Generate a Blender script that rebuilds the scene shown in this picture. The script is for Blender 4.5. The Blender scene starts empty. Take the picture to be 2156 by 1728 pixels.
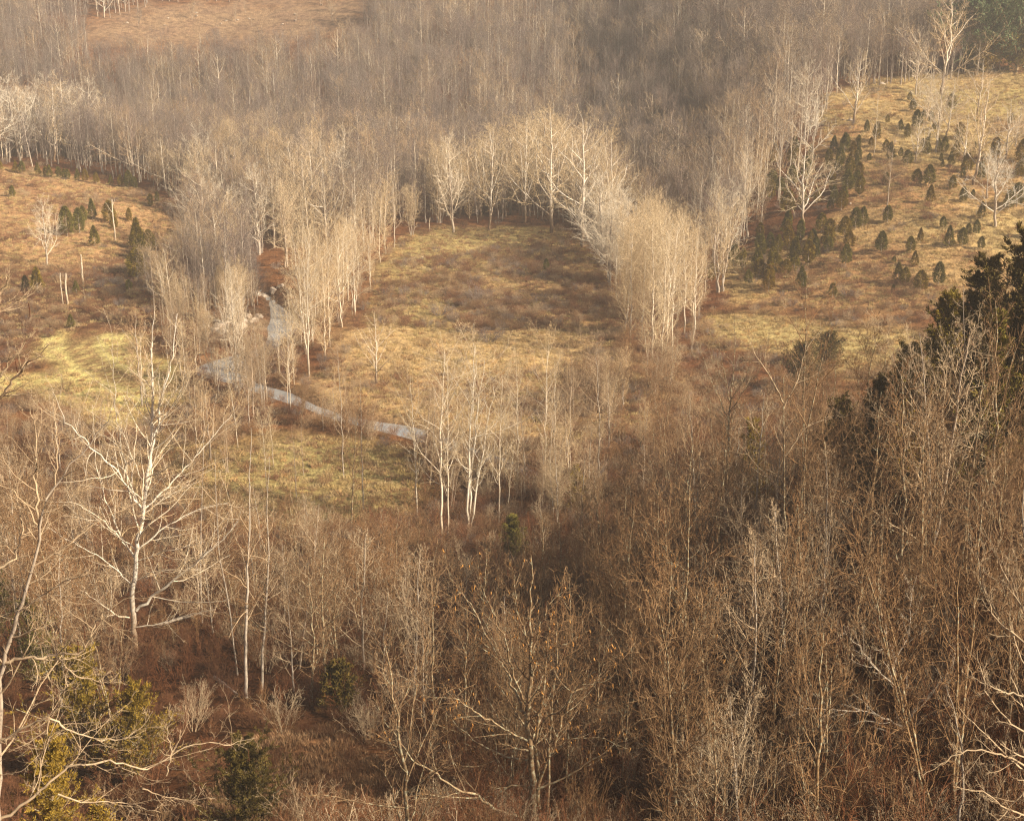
import bpy, math
import numpy as np
from mathutils import Vector

# ------------------------------------------------------------------ camera, sky, sun
S = bpy.context.scene
COL = S.collection
CAM = np.array([0.0, 0.0, 60.0])
PITCH = math.radians(18.0)
HFOV = math.radians(40.0)
cd = bpy.data.cameras.new('camera')
cd.sensor_fit = 'HORIZONTAL'; cd.angle = HFOV; cd.clip_start = 0.5; cd.clip_end = 5000
co = bpy.data.objects.new('camera', cd); COL.objects.link(co)
co.location = CAM; co.rotation_euler = (math.pi / 2 - PITCH, 0, 0)
S.camera = co

SUN_EL = math.radians(33.0)
SUN_AZ = math.radians(112.0)      # clockwise from +Y: right of the view and a little behind
w = bpy.data.worlds.new('World'); S.world = w; w.use_nodes = True
nt = w.node_tree; bg = nt.nodes['Background']
sky = nt.nodes.new('ShaderNodeTexSky'); sky.sky_type = 'NISHITA'; sky.sun_disc = False
sky.sun_elevation = SUN_EL; sky.sun_rotation = SUN_AZ
sky.air_density = 0.8; sky.dust_density = 8.0; sky.ozone_density = 0.0
nt.links.new(sky.outputs[0], bg.inputs[0]); bg.inputs[1].default_value = 0.05
sd = bpy.data.lights.new('sun', 'SUN'); sd.energy = 5.0; sd.angle = math.radians(0.6); sd.color = (1.0, 0.875, 0.67)
so = bpy.data.objects.new('sun', sd); COL.objects.link(so)
sv = Vector((math.sin(SUN_AZ) * math.cos(SUN_EL), math.cos(SUN_AZ) * math.cos(SUN_EL), math.sin(SUN_EL)))
so.rotation_euler = sv.to_track_quat('Z', 'Y').to_euler(); so.location = sv * 300
S.view_settings.view_transform = 'Standard'; S.view_settings.look = 'None'
S.view_settings.exposure = 0.84; S.view_settings.gamma = 1.0
S.cycles.use_denoising = True; S.cycles.denoising_prefilter = 'NONE'; S.cycles.filter_width = 1.25;  S.cycles.max_bounces = 5; S.cycles.diffuse_bounces = 3; S.cycles.glossy_bounces = 2
S.cycles.volume_bounces = 0; S.cycles.transmission_bounces = 2; S.cycles.transparent_max_bounces = 4

rng = np.random.default_rng(7)

# ------------------------------------------------------------------ noise and terrain
_T = np.random.default_rng(3).random((256, 256))
def vnoise(x, y):
    xi = np.floor(x).astype(int); yi = np.floor(y).astype(int)
    fx = x - xi; fy = y - yi
    fx = fx * fx * (3 - 2 * fx); fy = fy * fy * (3 - 2 * fy)
    a = _T[xi & 255, yi & 255]; b = _T[(xi + 1) & 255, yi & 255]
    c = _T[xi & 255, (yi + 1) & 255]; d = _T[(xi + 1) & 255, (yi + 1) & 255]
    return (a * (1 - fx) + b * fx) * (1 - fy) + (c * (1 - fx) + d * fx) * fy
def fbm(x, y, s, o=4):
    x = np.asarray(x, float) / s; y = np.asarray(y, float) / s
    v = 0; a = 0.5; t = 0
    for k in range(o):
        v = v + a * vnoise(x + 17.3 * k, y + 5.1 * k); t += a; a *= 0.5; x = x * 2.03; y = y * 2.03
    return v / t
def sst(x, a, b):
    t = np.clip((np.asarray(x, float) - a) / (b - a), 0, 1)
    return t * t * (3 - 2 * t)

def height0(x, y):
    x = np.asarray(x, float); y = np.asarray(y, float)
    z = np.interp(y, [-60, 0, 20, 35, 50, 65, 80, 100, 120, 140, 155], [64, 52, 42, 32, 23, 16, 12, 7, 3.2, 0.8, 0])
    z = z + 20 * sst(x, 2, 46) * (1 - sst(y, 105, 190)) * sst(y, -10, 60)
    z = z + 12.0 * np.exp(-((x + 150) / 62) ** 2 / 2 - ((y - 338) / 48) ** 2 / 2)
    z = z + 3.5 * np.exp(-((x + 120) / 45) ** 2 / 2 - ((y - 262) / 30) ** 2 / 2)
    rh = np.interp(y, [190, 215, 240, 262, 290, 340, 400, 450, 520, 620], [0, 2.2, 5, 9, 13.5, 22.5, 28.5, 30, 34, 36])
    z = z + rh * sst(x, 18, 84)
    bh = np.interp(y, [395, 425, 600, 760, 1000, 1500], [0, 5, 45, 92, 120, 130])
    z = z + bh * (1 - 0.35 * sst(x, 60, 140))
    z = z + (fbm(x, y, 40, 3) - 0.5) * 2.2 * sst(y, 150, 260) + (fbm(x + 90, y, 9, 3) - 0.5) * 0.9
    z = z + (fbm(x - 300, y, 130, 2) - 0.5) * 16 * sst(y, 420, 560)
    return z

def project(p):
    p = np.asarray(p, float) - CAM
    cp, sp = math.cos(PITCH), math.sin(PITCH)
    zc = p[..., 1] * cp - p[..., 2] * sp
    yc = p[..., 1] * sp + p[..., 2] * cp
    F = 1078 / math.tan(HFOV / 2)
    return 1078 + F * p[..., 0] / zc, 864 - F * yc / zc
F = 1078 / math.tan(HFOV / 2)
def ray(u, v):
    cp, sp = math.cos(PITCH), math.sin(PITCH)
    a = (u - 1078) / F; b = (864 - v) / F
    return np.array([a, cp + b * sp, -sp + b * cp])
def at(u, v, D):
    r = ray(u, v); return CAM + r * (D / r[1])
def ground0(u, v, hf):
    r = ray(u, v)
    D = np.concatenate([np.arange(25, 260, .5), np.arange(260, 1200, 1.0)])
    P = CAM[None] + r[None] * (D / r[1])[:, None]
    g = hf(P[:, 0], P[:, 1]) - P[:, 2]
    k = np.argmax(g > 0)
    if g[k] <= 0: k = len(D) - 1
    return P[k, 0], P[k, 1]

RIVER_PX = [(470, 520), (520, 590), (575, 640), (596, 690), (565, 735), (470, 782), (520, 812), (590, 836), (660, 862), (740, 888), (850, 912), (980, 950),
            (1120, 1000), (1240, 1065), (1350, 1120), (1500, 1150)]
RIVER_W = [.8, .8, 1.2, 3.0, 1.3, 4.6, 1.6, 2.0, 1.3, 1.5, 2.4, 1.8, 1.2, .8, .8, .8]
def flat(x, y): return np.zeros_like(np.asarray(x, float)) - 0.7
RIV = np.array([ground0(u, v, flat) for u, v in RIVER_PX])
def resample(P, W, n=260):
    d = np.r_[0, np.cumsum(np.hypot(*np.diff(P, axis=0).T))]
    # smooth with Catmull-like interpolation through cubic hermite
    t = np.linspace(0, d[-1], n)
    m = np.gradient(P, d, axis=0)
    i = np.clip(np.searchsorted(d, t) - 1, 0, len(d) - 2)
    h = (d[i + 1] - d[i]); s = ((t - d[i]) / h)[:, None]; h = h[:, None]
    Q = (2*s**3 - 3*s**2 + 1)*P[i] + (s**3 - 2*s**2 + s)*h*m[i] + (-2*s**3 + 3*s**2)*P[i+1] + (s**3 - s**2)*h*m[i+1]
    return Q, np.interp(t, d, W)
RP, RWD = resample(RIV, RIVER_W)
def river_rel(x, y):
    x = np.asarray(x, float); y = np.asarray(y, float); sh = x.shape
    x = x.ravel(); y = y.ravel()
    out = np.full(x.shape, 99.0)
    near = (y > 120) & (y < 340) & (x > -130) & (x < 90)
    idx = np.nonzero(near)[0]
    for c in np.array_split(idx, max(1, len(idx) // 20000)):
        if len(c) == 0: continue
        d = np.hypot(x[c, None] - RP[None, :, 0], y[c, None] - RP[None, :, 1])
        out[c] = (d - RWD[None]).min(1)
    return out.reshape(sh)
def height(x, y):
    z = height0(x, y); r = river_rel(x, y)
    k = 1 - sst(r, 2, 26)
    z = z * (1 - k) + (0.25 + 0.15 * z) * k
    return z - 2.0 * (1 - sst(r, -2.5, 1.6))
def ground(u, v):
    x, y = ground0(u, v, height0); return x, y
def hz(x, y): return float(height(np.array([x]), np.array([y]))[0])

# polygons (drawn on the photograph, laid on the terrain) ------------------------------
def wpoly(pts): return np.array([ground0(u, v, height0) for u, v in pts])
def psd(x, y, P):
    """signed distance to polygon, positive inside"""
    x = np.asarray(x, float); y = np.asarray(y, float)
    ins = np.zeros(x.shape, bool); dm = np.full(x.shape, 1e9)
    n = len(P)
    for i in range(n):
        ax, ay = P[i]; bx, by = P[(i + 1) % n]
        dx, dy = bx - ax, by - ay
        t = np.clip(((x - ax) * dx + (y - ay) * dy) / (dx * dx + dy * dy + 1e-9), 0, 1)
        dm = np.minimum(dm, np.hypot(x - ax - t * dx, y - ay - t * dy))
        c = ((ay > y) != (by > y)) & (x < (bx - ax) * (y - ay) / ((by - ay) if by != ay else 1e-9) + ax)
        ins ^= c
    return np.where(ins, dm, -dm)
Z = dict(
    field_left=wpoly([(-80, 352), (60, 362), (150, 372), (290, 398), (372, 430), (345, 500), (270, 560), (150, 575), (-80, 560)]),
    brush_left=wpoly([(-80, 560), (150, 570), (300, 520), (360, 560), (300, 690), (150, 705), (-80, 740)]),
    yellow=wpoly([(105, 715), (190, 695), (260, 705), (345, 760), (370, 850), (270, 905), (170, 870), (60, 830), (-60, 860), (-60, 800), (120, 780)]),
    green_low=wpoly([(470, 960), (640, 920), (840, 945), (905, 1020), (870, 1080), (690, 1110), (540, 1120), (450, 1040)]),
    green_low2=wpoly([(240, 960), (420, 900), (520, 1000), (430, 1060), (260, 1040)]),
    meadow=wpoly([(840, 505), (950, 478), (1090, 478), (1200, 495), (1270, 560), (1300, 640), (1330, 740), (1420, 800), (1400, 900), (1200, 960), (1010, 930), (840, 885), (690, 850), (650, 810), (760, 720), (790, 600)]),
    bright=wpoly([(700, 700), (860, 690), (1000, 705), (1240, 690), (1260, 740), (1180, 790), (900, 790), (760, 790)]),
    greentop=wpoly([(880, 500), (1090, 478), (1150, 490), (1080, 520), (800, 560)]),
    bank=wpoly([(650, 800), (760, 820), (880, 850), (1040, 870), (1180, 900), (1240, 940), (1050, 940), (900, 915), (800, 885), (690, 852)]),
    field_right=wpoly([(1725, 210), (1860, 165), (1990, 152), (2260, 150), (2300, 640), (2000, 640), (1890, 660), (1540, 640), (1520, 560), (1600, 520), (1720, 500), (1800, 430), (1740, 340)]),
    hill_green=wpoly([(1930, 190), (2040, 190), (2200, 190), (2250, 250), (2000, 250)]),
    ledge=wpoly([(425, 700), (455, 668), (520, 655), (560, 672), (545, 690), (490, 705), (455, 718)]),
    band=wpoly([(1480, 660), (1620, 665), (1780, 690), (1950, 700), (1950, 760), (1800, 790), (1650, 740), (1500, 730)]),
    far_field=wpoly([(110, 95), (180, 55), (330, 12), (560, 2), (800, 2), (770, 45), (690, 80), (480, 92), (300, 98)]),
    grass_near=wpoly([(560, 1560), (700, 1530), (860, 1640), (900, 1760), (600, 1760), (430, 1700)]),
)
OPEN = ['field_left', 'brush_left', 'yellow', 'green_low', 'green_low2', 'meadow', 'field_right', 'band', 'far_field', 'grass_near']

RUT = np.array([ground0(u, v, height0) for u, v in [(225, 690), (180, 705), (165, 730), (190, 762), (235, 790), (300, 815)]])
def rut(x, y):
    d = np.full(np.shape(x), 99.0)
    for off in (-1.2, 1.2):
        for i in range(len(RUT) - 1):
            a, b = RUT[i], RUT[i + 1]; e = b - a; L = np.hypot(*e); a2 = a + np.array([-e[1], e[0]]) / L * off
            t = np.clip(((x - a2[0]) * e[0] + (y - a2[1]) * e[1]) / L**2, 0, 1); d = np.minimum(d, np.hypot(x - a2[0] - t * e[0], y - a2[1] - t * e[1]))
    return d
def sheet(x, y):
    n1 = fbm(x, y, 16, 4); n2 = fbm(x + 500, y - 200, 5, 4); n3 = fbm(x - 70, y + 40, 30, 3)
    C = np.empty(x.shape + (3,))
    near_shade = (sst(y, 190, 120) if 0 else 1 - sst(y, 120, 190))[..., None]
    litter = np.array([0.14, 0.058, 0.026]) * (1 - .45 * near_shade); litter2 = np.array([0.22, 0.105, 0.048]) * (1 - .45 * near_shade)  # litter darkened towards the camera: the near slope's shade put into its colour
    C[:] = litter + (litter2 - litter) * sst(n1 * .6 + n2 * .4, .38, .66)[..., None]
    def put(name, col, soft=4, amt=1.0, jit=10):
        nonlocal C
        m = sst(psd(x, y, Z[name]) + (n2 - .5) * jit, -soft, soft) * amt
        C = C * (1 - m[..., None]) + np.array(col) * m[..., None]
        return m
    def patch(name, col, n, a, b, amt=.9):
        nonlocal C
        m = sst(psd(x, y, Z[name]) + (n2 - .5) * 8, -3, 3) * sst(n, a, b) * amt
        C = C * (1 - m[..., None]) + np.array(col) * m[..., None]
    RED = (0.17, 0.085, 0.045); STRAW = (0.44, 0.32, 0.165); GRN = (0.34, 0.275, 0.115); ORG = (0.33, 0.19, 0.09)
    put('field_left', (0.40, 0.25, 0.13)); patch('field_left', (0.29, 0.165, 0.09), n1, .48, .62); patch('field_left', STRAW, n3, .55, .7, .7)
    put('brush_left', RED); patch('brush_left', (0.28, 0.17, .085), n1, .56, .7)
    put('yellow', (0.60, 0.52, 0.22)); patch('yellow', GRN, n1, .52, .7, .5)
    put('green_low', (0.36, 0.30, 0.13)); patch('green_low', RED, n2, .52, .68, .5)
    put('green_low2', (0.36, 0.285, 0.13), 8)
    put('meadow', (0.35, 0.23, 0.115)); patch('meadow', RED, n1, .46, .6, .75); patch('meadow', GRN, n3, .5, .62, .7); patch('meadow', ORG, n2, .55, .7, .6)
    put('bright', (0.48, 0.34, 0.17), 6); put('greentop', (0.38, 0.30, 0.135), 4); put('bank', (0.44, 0.30, 0.15), 3)
    put('field_right', (0.43, 0.29, 0.14)); patch('field_right', (0.31, 0.175, 0.085), n1, .5, .64, .8); patch('field_right', (0.41, 0.32, 0.15), n3, .5, .66, .7)
    put('ledge', (0.36, 0.27, 0.19), 1.5)
    put('hill_green', (0.38, 0.33, 0.13), 6, .6); put('band', (0.43, 0.34, 0.155), 4); patch('band', RED, n2, .55, .7, .5)
    put('far_field', (0.30, 0.20, 0.125), 12, 1, 26); patch('far_field', (0.24, .15, .10), n2, .5, .65, .7)
    put('grass_near', (0.20, 0.09, 0.042), 3); patch('grass_near', (0.30, 0.17, .085), n2, .5, .7, .6)
    m = (1 - sst(rut(x, y), .45, 1.3))[..., None] * .85      # two wheel ruts curving over the yellow grass
    C = C * (1 - m) + np.array((0.20, 0.105, 0.055)) * m
    r = river_rel(x, y)
    m = (1 - sst(r, -1.0, 1.6))[..., None]
    C = C * (1 - m) + np.array((0.17, 0.11, 0.07)) * m
    return C

# ------------------------------------------------------------------ helpers
def tag(o, label=None, cat=None, group=None, kind=None):
    if label: o['label'] = label
    if cat: o['category'] = cat
    if group: o['group'] = group
    if kind: o['kind'] = kind
    return o
def mesh_np(name, V, Q, mats=None, mi=None, smooth=True, tri=False):
    me = bpy.data.meshes.new(name); V = np.ascontiguousarray(V, np.float32); Q = np.ascontiguousarray(Q, np.int32)
    k = 3 if tri else 4
    me.vertices.add(len(V)); me.vertices.foreach_set('co', V.ravel())
    me.loops.add(Q.size); me.loops.foreach_set('vertex_index', Q.ravel())
    me.polygons.add(len(Q)); me.polygons.foreach_set('loop_start', np.arange(0, Q.size, k, dtype=np.int32))
    me.polygons.foreach_set('loop_total', np.full(len(Q), k, np.int32))
    for m in (mats or []): me.materials.append(m)
    if mi is not None: me.polygons.foreach_set('material_index', np.asarray(mi, np.int32))
    me.polygons.foreach_set('use_smooth', np.full(len(Q), smooth, bool))
    me.update(calc_edges=True)
    return me
def link(name, me, parent=None):
    o = bpy.data.objects.new(name, me); COL.objects.link(o)
    if parent: o.parent = parent
    return o
def nrmz(v): return v / (np.linalg.norm(v, axis=-1, keepdims=True) + 1e-9)

# ------------------------------------------------------------------ materials
def mat(name): m = bpy.data.materials.new(name); m.use_nodes = True; return m, m.node_tree, m.node_tree.nodes['Principled BSDF']
def N(nt, t, **k):
    n = nt.nodes.new(t)
    for a, b in k.items(): setattr(n, a, b)
    return n
def ramp(nt, fac, stops):
    r = N(nt, 'ShaderNodeValToRGB'); e = r.color_ramp.elements
    while len(e) < len(stops): e.new(.5)
    for q, (p, c) in zip(e, stops): q.position = p; q.color = (*c, 1)
    nt.links.new(fac, r.inputs[0]); return r.outputs[0]
def mixc(nt, f, a, b, mode='MIX'):
    m = N(nt, 'ShaderNodeMix', data_type='RGBA', blend_type=mode)
    for s, v in ((m.inputs[0], f), (m.inputs[6], a), (m.inputs[7], b)):
        if isinstance(v, bpy.types.NodeSocket): nt.links.new(v, s)
        elif isinstance(v, (int, float)): s.default_value = v
        else: s.default_value = (*v, 1)
    return m.outputs[2]
def noise(nt, scale, vec=None, detail=3):
    n = N(nt, 'ShaderNodeTexNoise'); n.inputs['Scale'].default_value = scale; n.inputs['Detail'].default_value = detail
    if vec is not None: nt.links.new(vec, n.inputs['Vector'])
    return n.outputs[0]
def bark(name, lo, hi, cols, rough=.8, zfade=None, base=None, blotch=None):
    """twig and bark paint: varied over the tree and from tree to tree; zfade = the height where the lower bark gives way"""
    m, nt, b = mat(name); tc = N(nt, 'ShaderNodeTexCoord'); oi = N(nt, 'ShaderNodeObjectInfo')
    c = ramp(nt, noise(nt, 3.0, tc.outputs['Object']), [(.35, lo), (.65, hi)])
    t = ramp(nt, oi.outputs['Random'], [(i / max(1, len(cols) - 1), q) for i, q in enumerate(cols)])
    c = mixc(nt, .8, c, t, 'MULTIPLY')
    if blotch:
        f = ramp(nt, noise(nt, 6.0, tc.outputs['Object'], 4), [(.52, (0, 0, 0)), (.6, (1, 1, 1))])
        c = mixc(nt, f, c, blotch)
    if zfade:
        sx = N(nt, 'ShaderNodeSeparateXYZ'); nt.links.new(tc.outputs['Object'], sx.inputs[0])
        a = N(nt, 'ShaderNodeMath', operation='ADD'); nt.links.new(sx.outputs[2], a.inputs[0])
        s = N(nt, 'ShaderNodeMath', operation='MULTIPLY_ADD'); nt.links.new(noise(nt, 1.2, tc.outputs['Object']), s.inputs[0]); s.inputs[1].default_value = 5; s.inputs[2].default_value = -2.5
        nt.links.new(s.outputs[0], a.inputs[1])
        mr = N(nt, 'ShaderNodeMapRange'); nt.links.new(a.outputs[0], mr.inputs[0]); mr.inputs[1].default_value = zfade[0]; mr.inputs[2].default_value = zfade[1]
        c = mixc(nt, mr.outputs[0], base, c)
    nt.links.new(c, b.inputs['Base Color']); b.inputs['Roughness'].default_value = rough
    b.inputs['Specular IOR Level'].default_value = .25
    return m
W3 = [(1, 1, 1), (.86, .82, .76), (.98, .90, .80)]
M = {}
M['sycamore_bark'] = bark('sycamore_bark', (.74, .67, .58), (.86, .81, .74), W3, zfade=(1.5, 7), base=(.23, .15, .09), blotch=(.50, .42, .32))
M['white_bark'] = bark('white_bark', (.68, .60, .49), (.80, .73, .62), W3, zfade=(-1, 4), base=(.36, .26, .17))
M['cream_twig'] = bark('cream_twig', (.58, .45, .29), (.72, .58, .39), [(1, 1, 1), (.85, .80, .72), (1, .9, .76)])
M['tan_twig'] = bark('tan_twig', (.42, .30, .19), (.54, .40, .26), [(1, 1, 1), (.75, .72, .68), (1, .86, .70)])
M['grey_bark'] = bark('grey_bark', (.42, .35, .28), (.56, .48, .40), [(1, 1, 1), (.72, .70, .68), (1, .9, .8)])
M['grey_twig'] = bark('grey_twig', (.21, .165, .145), (.315, .255, .225), [(1, 1, 1), (.62, .60, .62), (1.0, .84, .74), (.8, .8, .72), (1.25, 1.2, 1.1)])
M['far_bark'] = bark('far_bark', (.33, .27, .22), (.44, .37, .31), [(1, 1, 1), (.75, .72, .74), (1.1, 1.05, .95)])
M['brown_bark'] = bark('brown_bark', (.24, .155, .085), (.38, .27, .16), [(1, 1, 1), (.75, .7, .66), (1, .9, .75)], blotch=(.42, .38, .26))
M['brown_twig'] = bark('brown_twig', (.21, .118, .058), (.38, .245, .13), [(1, 1, 1), (.72, .66, .60), (.95, .8, .66)])
M['red_twig'] = bark('red_twig', (.20, .085, .042), (.30, .145, .075), [(1, 1, 1), (.75, .75, .75), (1, 1, .8)])
M['pale_twig'] = bark('pale_twig', (.42, .31, .20), (.62, .48, .32), [(1, 1, 1), (.85, .8, .76)])
M['shade_twig'] = bark('shade_twig', (.17, .068, .03), (.28, .125, .06), [(1, 1, 1), (.7, .65, .6), (1, .85, .7)])  # dark red-brown, with the near slope's shade put into the twig colour
M['pod'] = bark('pod', (.10, .035, .018), (.15, .055, .03), [(1, 1, 1), (.7, .7, .7)])
M['dry_leaf'] = bark('dry_leaf', (.42, .19, .05), (.55, .30, .10), [(1, 1, 1), (.8, .7, .6)])
M['grass_straw'] = bark('grass_straw', (.46, .34, .18), (.58, .45, .25), [(1, 1, 1), (.85, .78, .68), (.85, .85, .62), (1, .78, .6)])
M['grass_brown'] = bark('grass_brown', (.28, .165, .09), (.40, .26, .145), [(1, 1, 1), (.75, .7, .65), (1, .85, .7)])
def leafy(name, cols, rnd):
    m, nt, b = mat(name); tc = N(nt, 'ShaderNodeTexCoord'); oi = N(nt, 'ShaderNodeObjectInfo')
    c = ramp(nt, noise(nt, 2.2, tc.outputs['Object'], 4), cols)
    t = ramp(nt, oi.outputs['Random'], rnd); c = mixc(nt, 1.0, c, t, 'MULTIPLY')
    nt.links.new(c, b.inputs['Base Color']); b.inputs['Roughness'].default_value = .8; b.inputs['Specular IOR Level'].default_value = .15
    return m
M['cedar'] = leafy('cedar_foliage', [(.3, (.10, .083, .018)), (.5, (.19, .16, .034)), (.72, (.31, .245, .055))],
                   [(0, (1, 1, 1)), (.4, (.8, .85, .85)), (.7, (1.2, 1.05, .7)), (1, (1.25, .95, .6))])
M['cedar_dark'] = leafy('dark_cedar_foliage', [(.3, (.060, .046, .014)), (.5, (.115, .085, .022)), (.72, (.19, .135, .034))], [(0, (1, 1, 1)), (1, (1, .95, .8))])
M['pine'] = leafy('pine_needles', [(.3, (.08, .11, .06)), (.6, (.17, .22, .12)), (.8, (.24, .28, .15))], [(0, (1, 1, 1)), (1, (1, 1.05, .95))])
M['gold'] = leafy('gold_foliage', [(.3, (.20, .13, .02)), (.6, (.38, .25, .04))], [(0, (1, 1, 1)), (1, (1, 1, 1))])
def rockm():
    m, nt, b = mat('rock'); tc = N(nt, 'ShaderNodeTexCoord')
    c = ramp(nt, noise(nt, 1.6, tc.outputs['Object'], 6), [(.35, (.26, .19, .14)), (.55, (.44, .36, .28)), (.7, (.58, .50, .42))])
    nt.links.new(c, b.inputs['Base Color']); b.inputs['Roughness'].default_value = .9
    bm_ = N(nt, 'ShaderNodeBump'); bm_.inputs[0].default_value = .5; nt.links.new(noise(nt, 5, tc.outputs['Object'], 5), bm_.inputs['Height']); nt.links.new(bm_.outputs[0], b.inputs['Normal'])
    return m
M['rock'] = rockm()
def groundm():
    m, nt, b = mat('ground'); tc = N(nt, 'ShaderNodeTexCoord')
    a = N(nt, 'ShaderNodeAttribute', attribute_name='soil')
    n1 = ramp(nt, noise(nt, .55, tc.outputs['Object'], 6), [(.3, (.55, .50, .46)), (.5, (.95, .93, .9)), (.72, (1.35, 1.3, 1.2))])
    n2 = ramp(nt, noise(nt, 3.2, tc.outputs['Object'], 5), [(.3, (.55, .5, .45)), (.55, (1, 1, 1)), (.75, (1.3, 1.28, 1.2))])
    c = mixc(nt, 1, a.outputs['Color'], n1, 'MULTIPLY'); c = mixc(nt, 1, c, n2, 'MULTIPLY')
    nt.links.new(c, b.inputs['Base Color']); b.inputs['Roughness'].default_value = .95; b.inputs['Specular IOR Level'].default_value = .05
    bm_ = N(nt, 'ShaderNodeBump'); bm_.inputs['Strength'].default_value = .9; bm_.inputs['Distance'].default_value = .35
    nt.links.new(noise(nt, 2.0, tc.outputs['Object'], 6), bm_.inputs['Height']); nt.links.new(bm_.outputs[0], b.inputs['Normal'])
    return m
def waterm():
    m, nt, b = mat('water'); tc = N(nt, 'ShaderNodeTexCoord')
    b.inputs['Base Color'].default_value = (.31, .32, .33, 1); b.inputs['Roughness'].default_value = .03; b.inputs['IOR'].default_value = 1.9  # pale base colour stands in for the bright sky's reflection
    b.inputs['Specular IOR Level'].default_value = 1.0
    bm_ = N(nt, 'ShaderNodeBump'); bm_.inputs['Strength'].default_value = .3; bm_.inputs['Distance'].default_value = .06
    nt.links.new(noise(nt, 1.6, tc.outputs['Object'], 3), bm_.inputs['Height']); nt.links.new(bm_.outputs[0], b.inputs['Normal'])
    return m

# ------------------------------------------------------------------ ground and river
gx = np.concatenate([np.linspace(-1500, -430, 24, endpoint=False), np.arange(-430, -150, 4.0), np.arange(-150, 150, 1.25), np.arange(150, 430, 4.0), np.linspace(430, 1500, 24)])
gy = np.concatenate([np.linspace(-300, -40, 10, endpoint=False), np.arange(-40, 60, 2.0), np.arange(60, 420, 1.25), np.arange(420, 800, 3.0), np.linspace(800, 2200, 24)])
X, Y = np.meshgrid(gx, gy); nx, ny = len(gx), len(gy)
HZ = height(X, Y)
V = np.stack([X, Y, HZ], -1).reshape(-1, 3)
i = np.arange(nx * ny).reshape(ny, nx)
Q = np.stack([i[:-1, :-1], i[:-1, 1:], i[1:, 1:], i[1:, :-1]], -1).reshape(-1, 4)
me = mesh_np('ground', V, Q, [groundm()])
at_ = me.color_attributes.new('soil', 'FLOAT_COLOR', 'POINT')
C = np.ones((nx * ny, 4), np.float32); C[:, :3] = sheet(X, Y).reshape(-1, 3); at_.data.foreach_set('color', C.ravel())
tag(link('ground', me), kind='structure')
tn = np.gradient(RP, axis=0); tn = tn / np.hypot(*tn.T)[:, None]; nn = np.stack([-tn[:, 1], tn[:, 0]], 1)
cols = np.linspace(-1, 1, 7)
V = np.stack([np.c_[RP + nn * (RWD * 1.0 + 1.2)[:, None] * c, np.full(len(RP), -.62)] for c in cols], 1).reshape(-1, 3)
i = np.arange(len(RP) * 7).reshape(-1, 7); Q = np.stack([i[:-1, :-1], i[:-1, 1:], i[1:, 1:], i[1:, :-1]], -1).reshape(-1, 4)
tag(link('river_water', mesh_np('river_water', V, Q, [waterm()])), kind='structure')

# ------------------------------------------------------------------ branch growing
UP = np.array([0, 0, 1.0])
def perp(t):
    a = np.where(np.abs(t[..., 2:3]) < .9, UP, np.array([1.0, 0, 0])); e1 = nrmz(np.cross(t, a)); return e1, np.cross(t, e1)
def grow(g, P, R, n, t0, t1, ang, angsd, L, K, trop=.1, wob=.12, rr=.6, rend=.25, rmin=.004, shape=None):
    """children along each parent polyline; P (N,K+1,3) R (N,K+1) -> child P, R"""
    Np, K1, _ = P.shape
    t = (np.arange(n)[None] + g.random((Np, n))) / n; tt = t0 + (t1 - t0) * t
    f = tt * (K1 - 1); i0 = np.clip(f.astype(int), 0, K1 - 2); fr = (f - i0)[..., None]
    I = np.arange(Np)[:, None]
    pos = P[I, i0] * (1 - fr) + P[I, i0 + 1] * fr; tan = nrmz(P[I, i0 + 1] - P[I, i0])
    rad = R[I, i0] * (1 - fr[..., 0]) + R[I, i0 + 1] * fr[..., 0]
    e1, e2 = perp(tan)
    az = np.arange(n)[None] * 2.4 + g.random((Np, 1)) * 6.28 + g.normal(0, .5, (Np, n))
    a = np.radians(g.normal(ang, angsd, (Np, n)))
    d = np.cos(a)[..., None] * tan + np.sin(a)[..., None] * (np.cos(az)[..., None] * e1 + np.sin(az)[..., None] * e2)
    plen = np.linalg.norm(np.diff(P, axis=1), axis=-1).sum(1)[:, None]
    ln = plen * L * g.uniform(.6, 1.25, (Np, n)) * (shape(t) if shape else (1.05 - .55 * t))
    d = d.reshape(-1, 3); p = pos.reshape(-1, 3); ln = ln.reshape(-1, 1)
    out = [p]
    for k in range(K):
        d = nrmz(d + UP * trop + g.normal(0, wob, d.shape)); p = p + d * ln / K; out.append(p)
    CP = np.stack(out, 1)
    r0 = np.maximum(rad.reshape(-1) * rr, rmin)
    CR = r0[:, None] * np.linspace(1, rend, K + 1)[None]
    CR = np.maximum(CR, rmin * .6)
    return CP, CR
def tubes(P, R, Sd):
    Np, K1, _ = P.shape
    T = nrmz(np.gradient(P, axis=1)); e1, e2 = perp(T)
    # keep the frame steady along the branch
    th = np.arange(Sd) / Sd * 2 * math.pi
    V = P[:, :, None] + R[:, :, None, None] * (np.cos(th)[None, None, :, None] * e1[:, :, None] + np.sin(th)[None, None, :, None] * e2[:, :, None])
    base = (np.arange(Np) * K1 * Sd)[:, None, None] + (np.arange(K1 - 1) * Sd)[None, :, None]
    j = np.arange(Sd)[None, None]; j2 = (j + 1) % Sd
    Q = np.stack([base + j, base + j2, base + Sd + j2, base + Sd + j], -1).reshape(-1, 4)
    return V.reshape(-1, 3), Q
class Bag:
    def __init__(s): s.V = []; s.Q = []; s.M = []; s.n = 0
    def add(s, V, Q, m=0):
        s.V.append(V); s.Q.append(Q + s.n); s.M.append(np.full(len(Q), m)); s.n += len(V); return s
    def tube(s, PR, Sd, m=0): return s.add(*tubes(*PR, Sd), m)
    def mesh(s, name, mats, smooth=True): return mesh_np(name, np.concatenate(s.V), np.concatenate(s.Q), mats, np.concatenate(s.M), smooth)
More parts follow.
